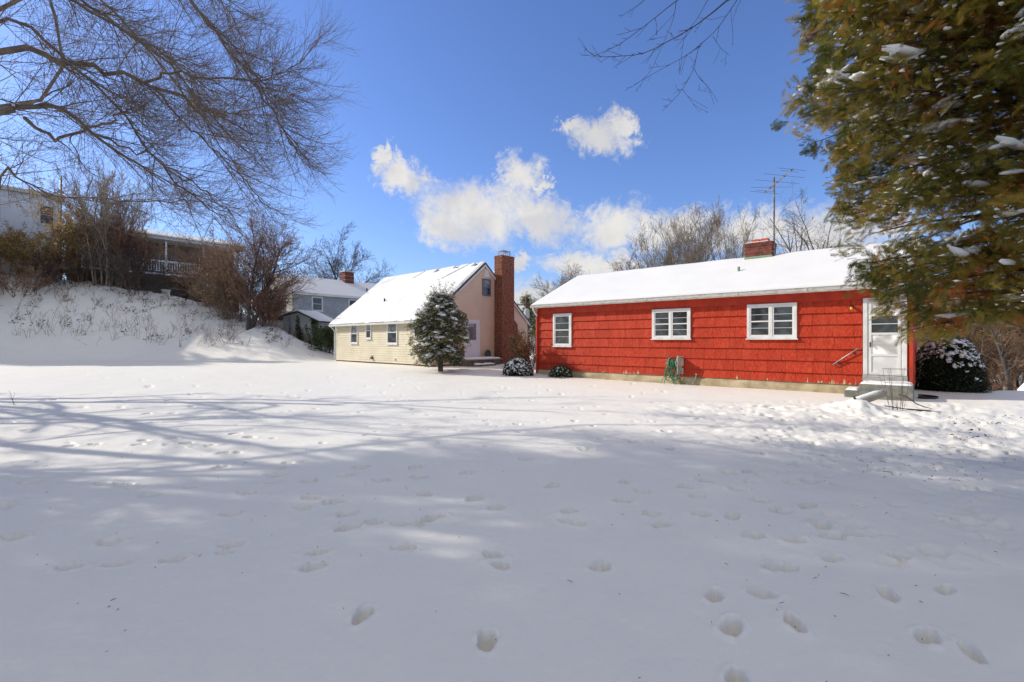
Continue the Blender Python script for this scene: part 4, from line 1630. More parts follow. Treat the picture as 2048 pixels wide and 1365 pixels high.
OAK = [dict(wander=.07, trop=(0, 0, .01), taper=.3, pts=8),
       dict(n=(13, 14), ang=.85, ls=.62, rs=.5, start=.30, wander=.09, trop=(0, 0, .03), pts=8),
       dict(n=(9, 10), ang=.6, ls=.55, rs=.5, start=.15, wander=.11, trop=(0, 0, .03), pts=6),
       dict(n=(7, 8), ang=.6, ls=.5, rs=.5, start=.12, wander=.13, pts=4, trop=(0, 0, .02)),
       dict(n=3, ang=.6, ls=.6, rs=.5, start=.15, wander=.15, pts=3)]
UP = [dict(wander=.05, trop=(0, 0, .04), taper=.3, pts=8),
      dict(n=(10, 13), ang=.42, ls=.5, rs=.6, start=.22, wander=.09, trop=(0, 0, .09), pts=7),
      dict(n=(7, 9), ang=.4, ls=.55, rs=.6, start=.15, wander=.11, trop=(0, 0, .08), pts=6),
      dict(n=(4, 6), ang=.45, ls=.5, rs=.55, start=.15, wander=.14, pts=4, trop=(0, 0, .05)),
      dict(n=3, ang=.5, ls=.55, rs=.5, start=.15, wander=.2, pts=3)]
OPEN = [dict(wander=.13, trop=(0, 0, .02), taper=.3, pts=9),
        dict(n=(5, 6), ang=.55, ls=.75, rs=.7, start=.25, wander=.14, trop=(0, 0, .05), pts=8),
        dict(n=(5, 6), ang=.6, ls=.5, rs=.55, start=.25, wander=.16, trop=(0, 0, .02), pts=7),
        dict(n=(5, 6), ang=.65, ls=.5, rs=.5, start=.2, wander=.18, pts=5),
        dict(n=(3, 5), ang=.6, ls=.5, rs=.5, start=.2, wander=.2, pts=3)]


def place_tree(name, label, px, Y, ytop, spec, seed, r=None, grp='bare trees behind the houses', **k):
    x, y, z = at(px, Y)
    H = zat(ytop, Y) - z
    return bare_tree(name, label, 'tree', (x, y, z), spec, H * k.pop('hs', .78) * .84, r or H * .018, seed, grp, minr=.003 + Y * .00010, **k)


place_tree('oak_tree', 'broad bare oak with two forked trunks rising behind the gray house chimney', 724, 72, 475, OAK, 44, r=.30, stems=2, hs=.98, mt=BARKD, mw=BARKD)
place_tree('bare_tree', 'rounded bare tree just above the left end of the red roof', 1122, 60, 512, OAK, 6, stems=2, hs=.98)
place_tree('bare_tree', 'low spreading bare tree at the left end of the thicket over the red roof', 1238, 56, 486, FAR, 12, stems=2, hs=.96)
place_tree('thicket_tree', 'short fine-twigged bare tree over the middle of the red roof', 1282, 52, 470, FAR, 13, stems=2, hs=.94)
for i, (px, yt, lab) in enumerate(((1322, 447, 'slender upright gray tree at the left side of the tall thicket'), (1352, 452, 'second upright tree of the thicket with many straight shoots'),
                                   (1384, 440, 'dense upright tree in the middle of the thicket'), (1408, 436, 'tallest straight-stemmed tree of the thicket'), (1436, 428, 'upright tree at the right side of the thicket before the leaning open tree'))):
    place_tree('thicket_tree', lab, px, 47 + 2.5 * (i % 3), yt, UP, 50 + i, stems=3, hs=.95, r=.13, mt=TWIGT)
place_tree('open_tree', 'open wide bare tree leaning left behind the brick chimney of the red house', 1486, 42, 398, OPEN, 61, lean=(-.30, 0, 0), r=.19, hs=.86, mw=BARK)
place_tree('open_tree', 'open bare tree with sinuous stems right of the television aerial', 1576, 41, 378, OPEN, 66, lean=(.06, 0, 0), r=.20, hs=.86, stems=2, mw=BARK)
place_tree('bare_tree', 'round crowned bare tree between the aerial and the big conifer', 1676, 50, 425, FAR, 71, hs=.82, stems=2)
place_tree('bare_tree', 'bare tree partly hidden behind the left edge of the big conifer', 1735, 46, 445, FAR, 72, hs=.82)
for i, (px, Y, yt, lab) in enumerate(((1905, 34, 560, 'brown bare tree right above the round snowy bush'), (1965, 28, 540, 'brown bare tree with low snowy limbs right of the round bush'),
                                      (2015, 24, 520, 'tangled dark bare tree near the right edge beyond the brown hedge'), (2060, 30, 520, 'bare tree cut by the right edge behind the rocks'), (1850, 48, 560, 'thin bare tree behind the end of the red house'))):
    place_tree('bare_tree', lab, px, Y, yt, FAR, 81 + i, hs=.8, mt=BARKD, mw=BRUSHM, grp='bare trees beyond the right end of the red house')


def woods(name, px0, px1, Y0, Y1, H, n, seed, m):
    r = random.Random(seed)
    P = []
    for i in range(n):
        Y = r.uniform(Y0, Y1)
        x, y, z = at(r.uniform(px0, px1), Y)
        h = H * r.uniform(.5, 1.1)
        p, rd = curve_path(r, (x, y, z - .2), nrm((r.gauss(0, .12), r.gauss(0, .12), 1)), h, h * .012, .012, 7, .07)
        P.append((p, rd))
        for j in range(9):
            k = r.randint(2, 5)
            P.append(curve_path(r, p[k], nrm((r.gauss(0, .8), r.gauss(0, .8), r.uniform(.2, 1.2))), h * r.uniform(.15, .4), .02, .009, 7, .16, (0, 0, .05)))
    o = tube_obj(name, P, m, None, 3)
    o['kind'] = 'stuff'
    return o


woods('far_woods', 960, 1130, 118, 150, 15, 220, 1, BARKD)
woods('far_woods', 1780, 2350, 66, 110, 13, 420, 2, BRUSHM)
woods('far_woods', -300, 700, 70, 110, 9, 260, 3, BARKD)

# tree with reddish creeper at the end of the bank
VINE = [dict(wander=.06, trop=(0, 0, .05), taper=.3, pts=9),
        dict(n=(16, 19), ang=.9, ls=.62, rs=.45, start=.16, wander=.09, trop=(0, 0, .05), pts=8),
        dict(n=(9, 11), ang=.5, ls=.5, rs=.5, start=.15, wander=.11, trop=(0, 0, .03), pts=6),
        dict(n=(5, 6), ang=.5, ls=.5, rs=.5, start=.15, wander=.14, pts=4),
        dict(n=3, ang=.5, ls=.5, rs=.5, start=.2, wander=.16, pts=3)]
x, y, z = at(500, 36.2)
bare_tree('lawn_edge_tree', 'dark bare tree with many fine sweeping twigs standing at the low end of the bank', 'tree', (x, y, z), VINE, (zat(395, 36.2) - z) * .80, .15, 90, None, stems=3, mt=BARKD, mw=TWIGR, minr=.007)
SHR = [dict(wander=.10, trop=(0, 0, .03), taper=.3, pts=7),
       dict(n=(6, 8), ang=.5, ls=.55, rs=.6, start=.15, wander=.14, trop=(0, 0, .04), pts=6),
       dict(n=(4, 6), ang=.55, ls=.5, rs=.55, start=.15, wander=.18, pts=4),
       dict(n=(3, 4), ang=.6, ls=.5, rs=.5, start=.2, wander=.2, pts=3)]


def shrub(name, label, px, Y, H, seed, stems, m, spreadr=.5, lean=.35, leaves=0, lcol=None, grp='shrubs along the top of the bank', minr=.008, loc=None, lsize=.09, spec=SHR, r0=.025, ltint=(.3, .9)):
    r = random.Random(seed)
    x, y, z = loc or at(px, Y)
    out = [[] for _ in spec]
    for i in range(stems):
        a = r.uniform(0, 2 * PI)
        ls = lean * abs(r.gauss(.6, .5))
        d = nrm((math.cos(a) * ls, math.sin(a) * ls, 1))
        branch(r, out, (math.cos(a) * spreadr * r.random(), math.sin(a) * spreadr * r.random(), -.2), d, H * r.uniform(.6, 1.1), r0, 0, spec)
    t = thing(name, label, 'shrub' if 'tree' not in name else 'tree', (x, y, z), 0, grp)
    P = [(p, [max(q_, minr) for q_ in rd]) for L_ in out for p, rd in L_]
    tube_obj('branches', P, m, t, 3)
    if leaves:
        lsize = lsize * (1.35 if m is BRUSHM and leaves > 5000 else 1)
        E = np.array([p[-1] for p, _ in out[-1]] + [p[-2] for p, _ in out[-1]] + [p[-1] for p, _ in out[-2]])
        rg = np.random.default_rng(seed)
        idx = rg.integers(0, len(E), leaves)
        pos = E[idx] + rg.normal(0, .10, (leaves, 3))
        Dm = rg.normal(0, 1, (leaves, 3))
        U = rg.normal(0, 1, (leaves, 3))
        V, F = scatter(LEAF_V, LEAF_F, pos, rot_from(Dm, U), lsize * rg.uniform(.6, 1.4, leaves))
        tn = np.repeat(rg.uniform(*ltint, leaves), len(LEAF_V))
        link('leaves', mesh_np('leaves', V, F, tn), lcol, t, False)
    return t


TANLEAF = tint_mat('tan_leaves', [(0, (.12, .09, .04)), (.4, (.34, .24, .09)), (.7, (.55, .38, .14)), (1, (.62, .46, .22))], trans=.3)
REDLEAF = tint_mat('rusty_leaves', [(0, (.10, .06, .04)), (.5, (.28, .15, .08)), (1, (.42, .26, .14))], trans=.25)
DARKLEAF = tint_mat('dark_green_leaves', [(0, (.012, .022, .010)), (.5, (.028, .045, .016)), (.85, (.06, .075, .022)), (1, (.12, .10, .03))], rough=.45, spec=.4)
GREENLEAF = tint_mat('mid_green_leaves', [(0, (.015, .03, .008)), (.5, (.05, .085, .018)), (1, (.12, .15, .035))], rough=.5, trans=.2)
IVY = tint_mat('ivy_leaves', [(0, (.02, .025, .01)), (.5, (.05, .05, .02)), (.8, (.09, .065, .03)), (1, (.12, .06, .03))], rough=.5)

shrub('vine_thicket', 'golden leafed vine thicket at the far left edge of the bank top', 20, 41.5, 3.4, 1, 16, BRUSHM, 1.6, .8, 9000, TANLEAF)
shrub('vine_thicket', 'golden tan thicket mound below the window of the white house', 88, 41.8, 3.5, 2, 16, BRUSHM, 1.7, .8, 9500, TANLEAF)
shrub('vine_thicket', 'tall column of golden vine leaves right of the slim dark pole', 160, 41.5, 6.6, 3, 12, BRUSHM, .8, .28, 9500, TANLEAF)
shrub('vine_thicket', 'low reddish brown brush in front of the golden thicket at the left edge', 40, 37.5, 2.6, 4, 14, TWIGR, 1.4, .9, 900, REDLEAF)
shrub('brush_tree', 'dark tangled brown tree with hanging vines left of the porch', 215, 41.5, 7.6, 5, 12, TWIGT, 1.0, .16, 2600, TANLEAF, spec=UP[:4], r0=.10, minr=.011)
shrub('brush_tree', 'dense reddish tangle of twigs in front of the left end of the porch', 262, 42.0, 5.8, 6, 9, TWIGR, 1.0, .3, 1200, REDLEAF, spec=UP[:4], r0=.07, minr=.010)
shrub('arching_shrub', 'arching shrub with snow-streaked stems below the porch', 275, 40.3, 4.0, 7, 16, BARKD, .6, 1.6, 0, minr=.012)
shrub('arching_shrub', 'dark undergrowth shrub under the golden thicket', 150, 40.8, 2.6, 17, 18, BARKD, 1.4, 1.2, 500, REDLEAF, minr=.012)
shrub('twiggy_shrub', 'rust brown leafy shrub right of the porch railing', 432, 40.2, 5.4, 8, 18, BRUSHM, .9, .42, 3400, REDLEAF)
shrub('twiggy_shrub', 'tan many-stemmed shrub between the porch and the dark bare tree', 462, 38.6, 4.4, 9, 26, TWIGT, .8, .45, 700, REDLEAF)
shrub('twiggy_shrub', 'tall warm brown shrub overlapping the right end of the porch', 408, 40.6, 4.6, 18, 16, BRUSHM, .8, .35, 4200, REDLEAF)
shrub('twiggy_shrub', 'broad rust coloured shrub against the dark bare tree', 470, 37.8, 5.2, 19, 18, BRUSHM, .9, .38, 5200, REDLEAF)
shrub('twiggy_shrub', 'low tan shrub on the bank shoulder below the dark bare tree', 448, 38.4, 3.0, 20, 18, TWIGT, .8, .5, 1800, TANLEAF)
shrub('twiggy_shrub', 'reddish tangle at the foot of the dark bare tree', 515, 37.2, 3.4, 10, 26, TWIGR, 1.0, .6, 900, REDLEAF)
shrub('twiggy_shrub', 'brown twiggy shrub left of the open bay of the shed', 542, 37.4, 2.6, 11, 20, TWIGR, .7, .5, 500, REDLEAF)
shrub('leafy_shrub', 'green leafy shrub between the ivy shed and the cream house corner', 655, 35.6, 1.9, 12, 22, BARKD, .6, .5, 5200, GREENLEAF, lsize=.11, grp=None, ltint=(.1, 1))
shrub('leafy_shrub', 'brown-green snowy shrub in the gap beside the red house downspout', 1058, 24.5, 1.6, 13, 18, BRUSHM, .5, .5, 1800, TANLEAF, lsize=.07, grp=None, ltint=(.0, .6))
x, y, z = at(1985, 24.5)
for i, (px, Y, lab) in enumerate(((1962, 24, 'left reddish clump of the low hedge right of the round bush'), (1985, 24.3, 'middle reddish clump of the low hedge right of the round bush'), (2004, 24.6, 'right reddish clump of the low hedge beside the short post'))):
    shrub('low_hedge', lab, px, Y, .85, 30 + i, 26, TWIGR, .5, .5, 500, REDLEAF, grp='low brown hedge', lsize=.05, minr=.004)

for i, (px, Y, H_, lab) in enumerate(((1920, 30, 4.2, 'brown undergrowth clump just right of the round bush'), (1950, 36, 5.5, 'tall brown undergrowth behind the pale low house view'), (1985, 31, 4.6, 'dense brown brush between two dark trees at right'),
                                      (2012, 27, 4.0, 'dark brown brush behind the short post'), (2040, 29, 5.0, 'brown brush at the right edge behind the rocks'), (1890, 40, 5.5, 'brown brush above the round snowy bush'), (2075, 34, 6.0, 'tall brown brush cut by the right edge'), (1965, 44, 7.0, 'tall brushy growth far right beyond the low hedge'))):
    shrub('brush_clump', lab, px, Y, H_, 130 + i, 16, BRUSHM if i % 2 else BARKD, 1.2, .55, 500, REDLEAF, grp='brown brush beyond the right end of the red house', minr=.009, r0=.05, spec=FAR[:4])

# ivy on the shed
rg = np.random.default_rng(2)
N = 5200
u = rg.uniform(0, 1, N)
zz = rg.uniform(0, 1, N)
xx = 2.55 + u * 1.95 - (1 - zz) * rg.uniform(0, .9, N) * (u < .55)
keep = (vnoise(xx + zz * .6, zz * .25, 3.2, 2) + .42 * u > -.02 + .1 * zz) & (xx > 1.2)
top = np.interp(xx, [1.1, 2.65, 4.4], [2.9, 3.3, 2.62])
pos = np.stack([xx, -.04 - rg.uniform(0, .12, N), zz * top], -1)[keep]
M = len(pos)
V, F = scatter(LEAF_V, LEAF_F, pos, rot_from(rg.normal(0, 1, (M, 3)) + [0, 0, -.8], rg.normal(0, .5, (M, 3)) + [0, -1, 0]), .10 * rg.uniform(.6, 1.4, M))
o = link('ivy', mesh_np('ivy', V, F, np.repeat(rg.uniform(0, 1, M), 4)), IVY, None)
o.location = SH.location
o.rotation_euler = SH.rotation_euler
tag(o, 'brown-green ivy covering the right side of the garden shed', 'ivy')
P = []
r = random.Random(4)
for i in range(26):
    x0 = r.uniform(1.2, 2.7)
    P.append(curve_path(r, (x0, -.05, 0), nrm((r.uniform(-.2, .5), 0, 1)), r.uniform(1, 3), .025, .008, 7, .10))
o = tube_obj('creeper_stems', [([(a, min(-.03, b_), c) for a, b_, c in p], q_) for p, q_ in P], BARKD, SH)

# ================================================================== the big maple on the left
rm = random.Random(77)
mx, my = -14.2, 7.4
mz = hz(mx, my)
limbs = []


def wp(px, py, Y):
    return ((px - 1024) / 950 * Y, Y, zat(py, Y))


def smooth_path(P, n):
    P = [np.array(p, dtype=float) for p in P]
    out = []
    Q = [2 * P[0] - P[1]] + P + [2 * P[-1] - P[-2]]
    for k in range(n):
        t = k / (n - 1) * (len(P) - 1)
        i = min(int(t), len(P) - 2)
        f = t - i
        p0, p1, p2, p3 = Q[i], Q[i + 1], Q[i + 2], Q[i + 3]
        out.append(tuple(.5 * (2 * p1 + (p2 - p0) * f + (2 * p0 - 5 * p1 + 4 * p2 - p3) * f * f + (3 * p1 - p0 - 3 * p2 + p3) * f ** 3)))
    return out


trunk = [(mx, my, mz - .3), (mx + .1, my, 1.6), (mx - .05, my - .1, 3.2), (mx + .2, my, 5.0), (mx + .1, my + .2, 7.6), (mx + .5, my, 10.5)]
LIMB = [  # (points, start radius, end radius)
    ([(mx + .1, my, 3.4), (-11.5, 7.2, 4.8), wp(0, 105, 7.4), wp(120, 128, 7.8), wp(205, 140, 8.2), wp(290, 165, 8.6), wp(376, 200, 9.4), wp(415, 240, 10.0)], .088, .022),
    ([wp(290, 165, 8.6), wp(342, 146, 8.5), wp(430, 152, 8.3), wp(500, 164, 8.1), wp(540, 152, 8.0), wp(580, 138, 7.9), wp(610, 118, 7.8)], .036, .006),
    ([(mx + .1, my, 3.0), (-11.8, 7.4, 4.2), wp(0, 236, 7.6), wp(50, 212, 8.0), wp(118, 216, 8.4), wp(190, 268, 9.0), wp(262, 318, 9.6), wp(330, 365, 10.2)], .10, .014),
    ([wp(50, 236, 8.3), wp(110, 272, 8.3), wp(190, 254, 8.2), wp(245, 232, 8.2), wp(262, 214, 8.2)], .045, .012),
    ([wp(376, 200, 8.5), wp(430, 226, 8.3), wp(505, 219, 8.2)], .028, .010),
    ([(mx + .1, my, 4.6), (-11.2, 9.6, 7.2), wp(0, 40, 9.6), wp(90, 80, 9.4), wp(180, 160, 9.2), wp(260, 250, 9.0), wp(330, 340, 9.0), wp(420, 420, 9.0)], .11, .012),
    ([(mx + .1, my, 5.4), (-11.0, 10.2, 8.6), wp(60, -60, 10.2), wp(200, 30, 10.0), wp(330, 120, 9.8), wp(420, 220, 9.6), wp(480, 290, 9.5)], .12, .010),
    ([(mx + .1, my, 6.4), (-10.5, 9.0, 9.4), wp(150, -170, 9.0), wp(320, -60, 8.8), wp(410, 40, 8.6), wp(490, 120, 8.4), wp(540, 215, 8.3)], .13, .008),
    ([(mx + .1, my, 2.8), (-12.0, 10.4, 3.8), wp(0, 345, 10.0), wp(60, 372, 10.0), wp(150, 396, 9.9), wp(280, 408, 9.8), wp(370, 398, 9.8)], .075, .008),
    ([(mx + .1, my, 6.0), (-10.8, 7.6, 8.6), wp(-20, -110, 7.6), wp(120, -20, 7.5), wp(250, 60, 7.4), wp(340, 110, 7.3), wp(400, 190, 7.2)], .11, .008),
    ([(mx + .1, my, 7.4), (-10.4, 10.5, 11.0), wp(260, -260, 10.4), wp(350, -140, 10.2), wp(430, -20, 10.0), wp(490, 90, 9.9)], .11, .008),
    ([wp(290, 165, 8.6), wp(360, 235, 8.8), wp(430, 300, 9.0), wp(490, 360, 9.2), wp(530, 410, 9.3)], .05, .008),
    ([wp(330, -60, 9.2), wp(430, 60, 9.2), wp(510, 170, 9.1), wp(560, 250, 9.0), wp(590, 310, 9.0)], .08, .008),
    ([wp(190, 268, 9.0), wp(270, 300, 9.2), wp(360, 345, 9.4), wp(430, 400, 9.5), wp(470, 440, 9.5)], .05, .008),
    ([(mx + .1, my, 8.5), (-12.5, 8, 12.5), (-10.8, 6.8, 15.5)], .12, .02),
    ([(mx + .1, my, 9.0), (-14.5, 11, 13), (-15.0, 12.6, 16)], .11, .02),
    ([(mx + .1, my, 4.0), (-15.8, 8.8, 6.8), (-18.6, 8.0, 9.5)], .13, .03),
    ([(mx + .1, my, 9.5), (-11.5, 9.6, 13.2), (-8.6, 9.0, 14.8), (-6.5, 8.6, 14.6)], .11, .02),
    ([(mx + .1, my, 5.0), (-12.2, 12.5, 8.0), wp(100, -60, 13.0), wp(260, 60, 12.8), wp(360, 180, 12.6), wp(440, 290, 12.5), wp(490, 360, 12.5)], .12, .010),
]
paths = [(smooth_path(trunk, 20), list(np.linspace(.30, .10, 20)))]
for kk, (P, r0, r1) in enumerate(LIMB):
    r0 = r0 * (.72 if kk < 5 else .42)
    paths.append((smooth_path(P, 20), [r0 + (r1 - r0) * (i / 19) ** .8 for i in range(20)]))
# bend the limbs a little so that they do not run like wires
for k in range(1, len(paths)):
    p, rd = paths[k]
    p2 = []
    for i, q_ in enumerate(p):
        a = .035 if 0 < i < 19 else 0
        p2.append((q_[0] + rm.gauss(0, a), q_[1] + rm.gauss(0, a), q_[2] + rm.gauss(0, a)))
    paths[k] = (p2, rd)
sh1, sh2, sh3, sh4 = [], [], [], []


def shoots(parent, n, L0, L1, base, start, store, rr, pts, jit, trop, late, lim_vis=None):
    """long slender shoots off a path, sweeping to the right and drooping, tips turned up"""
    p, rd = parent
    for i in range(n):
        f = start + (1 - start) * (i + rm.random()) / n
        x = min(f, .999) * (len(p) - 1)
        j = int(x)
        q_ = x - j
        pp = tuple(p[j][k] * (1 - q_) + p[j + 1][k] * q_ for k in range(3))
        t = nrm(tuple(p[j + 1][k] - p[j][k] for k in range(3)))
        d = nrm((t[0] * .7 + base[0] + rm.gauss(0, jit), t[1] * .7 + base[1] + rm.gauss(0, jit), t[2] * .7 + base[2] + rm.gauss(0, jit)))
        r0 = min(rd[j] * .75, rr * rm.uniform(.7, 1.3))
        store.append(curve_path(rm, pp, d, rm.uniform(L0, L1) * (1.12 - .78 * f), r0, max(r0 * .35, .0016), pts, .05, trop, late))


for k, pth in enumerate(paths[1:]):
    nn = 30 if LIMB[k][1] > .1 else (20 if LIMB[k][1] > .06 else 9)
    hi_ = LIMB[k][0][-1][2] > 11 or k == 16
    if k in (14, 15, 16, 17):
        shoots(pth, 12, 1.8, 3.6, (.1, 0, .35), .15, sh1, .018, 9, .45, (0, 0, .03), 0)
    else:
        shoots(pth, int(nn * 1.25), .8, 2.5, (.30, .0, -.22), .22, sh1, .0105, 10, .42, (.012, 0, -.004), 0)
nvis = len(sh1)
for s_ in sh1:
    shoots(s_, 8, .50, 1.40, (.15, 0, .0), .12, sh2, .0042, 7, .50, (.0, 0, .03), 1)
for s_ in sh2:
    shoots(s_, 6, .22, .65, (.1, 0, .05), .12, sh3, .0028, 5, .42, (.0, 0, .10), 1)
print('maple shoots', len(sh1), len(sh2), len(sh3))
MT = thing('maple_tree', 'large bare maple at the left with long drooping twigs reaching over the lawn', 'tree', (0, 0, 0))
tube_obj('trunk', paths, MAPLE, MT, 9)
tube_obj('shoots', sh1, TWIG, MT, 4)['kind'] = 'stuff'
tube_obj('twigs', sh2 + sh3, TWIG, MT, 3)
sn = []
for k in (1, 2, 3, 4, 5, 6, 7):
    p, rd = paths[k]
    for j0 in range(3, 18, 3):
        if rm.random() < .75:
            seg = list(range(j0, min(j0 + rm.randint(3, 5), 20)))
            if len(seg) >= 3:
                seg = seg[:3]
                sn.append(([(p[j][0], p[j][1], p[j][2] + rd[j] * .8) for j in seg], [rd[seg[0]] * .25, rd[seg[1]] * .66, rd[seg[2]] * .2]))
tube_obj('snow', sn, SNOWC, MT, 8)['kind'] = 'stuff'

# twigs hanging in at the top of the sky, from a tree behind the viewer
rm = random.Random(31)
OV = 5.0
c5 = lambda x, y, Y=OV: wp(1160 + x / 5.12, y / 5.12, Y)
ot = (6.2, -2.2)
MAIN = [([(ot[0], ot[1], 4.5), (4.8, 1.5, 7.0), c5(2200, -620, 4.6), c5(1510, 0, 4.9), c5(1290, 180), c5(1130, 295), c5(880, 435), c5(650, 545), c5(400, 575), c5(170, 575), c5(50, 500)], .05, .0022, 2),
        ([c5(2200, -620, 4.6), c5(1800, -250, 4.8), c5(1610, 0, 5.1), c5(1400, 300, 5.2), c5(1225, 475, 5.2), c5(1165, 700, 5.3), c5(1050, 910, 5.3), c5(940, 1040, 5.3), c5(885, 1095, 5.3)], .011, .0018, 2),
        ([c5(1500, -330, 4.7), c5(1000, 0, 4.8), c5(740, 205, 4.8), c5(480, 400, 4.8), c5(330, 490, 4.8), c5(215, 540, 4.8)], .010, .002, 0),
        ([c5(1225, 475, 5.2), c5(1080, 570, 5.2), c5(950, 645, 5.2), c5(760, 750, 5.2), c5(550, 870, 5.2)], .005, .0018, 0),
        ([c5(1340, -60, 5.1), c5(1200, 190, 5.1), c5(1080, 360, 5.1), c5(1040, 560, 5.1), c5(1045, 630, 5.1)], .004, .0016, 0),
        ([c5(985, 20, 4.8), c5(955, 190, 4.8), c5(890, 360, 4.8), c5(800, 560, 4.8), c5(700, 760, 4.8), c5(560, 870, 4.8)], .004, .0014, 0),
        ([c5(1165, 700, 5.3), c5(1230, 810, 5.3), c5(1310, 890, 5.3), c5(1375, 1075, 5.3)], .0035, .0015, 0),
        ([c5(1360, 370, 5.2), c5(1440, 490, 5.2), c5(1535, 565, 5.2)], .003, .0015, 0),
        ([c5(1050, 915, 5.3), c5(1120, 1010, 5.3), c5(1205, 1125, 5.3)], .003, .0015, 0),
        ([c5(1660, -20, 5.1), c5(1600, 90, 5.1), c5(1565, 225, 5.1)], .003, .0015, 0),
        ([c5(700, -60, 4.7), c5(640, 20, 4.7), c5(520, 115, 4.7)], .003, .0016, 0)]
ps, s1, s2 = [], [], []
for k, (P, r0, r1, st) in enumerate(MAIN):
    n = 24 if k < 3 else 12
    ps.append((smooth_path(P, n), [r0 * (r1 / r0) ** ((i / (n - 1)) ** .45) for i in range(n)]))
for k, pth in enumerate(ps):
    shoots(pth, (24, 16, 9, 6, 4, 5, 3, 2, 2, 1, 2)[k], .08, .42, (-.35, 0, -.28), (.42, .25, .3)[k] if k < 3 else .1, s1, .0026, 6, .62, (-.02, 0, .03), 0)
for s_ in s1[::2]:
    shoots(s_, 2, .03, .12, (0, 0, 0), .3, s2, .0018, 4, .6, (0, 0, .05), 0)
OTR = thing('overhanging_tree', 'bare tree whose thin twigs hang into the top of the sky right of centre', 'tree', (0, 0, 0))
tr_ = smooth_path([(ot[0], ot[1], -.2), (ot[0], ot[1], 2.5), (ot[0] - .1, ot[1] + .1, 4.5), (ot[0] + .2, ot[1], 8)], 12)
tube_obj('trunk', [(tr_, list(np.linspace(.24, .12, 12)))] + ps[:1], BARKD, OTR, 7)
tube_obj('twigs', [(p, [min(a, .02) for a in q_]) for p, q_ in ps[1:]] + s1 + s2, BARKD, OTR, 5)

# ================================================================== evergreens
CEDAR = tint_mat('cedar_leaves', [(0, (.055, .065, .016)), (.25, (.15, .15, .028)), (.48, (.33, .26, .045)), (.68, (.42, .25, .05)), (.85, (.44, .16, .038)), (1, (.56, .19, .045))], rough=.5, spec=.25, trans=.5)
ARBOR = tint_mat('arborvitae_leaves', [(0, (.05, .06, .025)), (.5, (.13, .13, .05)), (.85, (.24, .20, .08)), (1, (.34, .25, .11))], rough=.55, spec=.2, trans=.3)


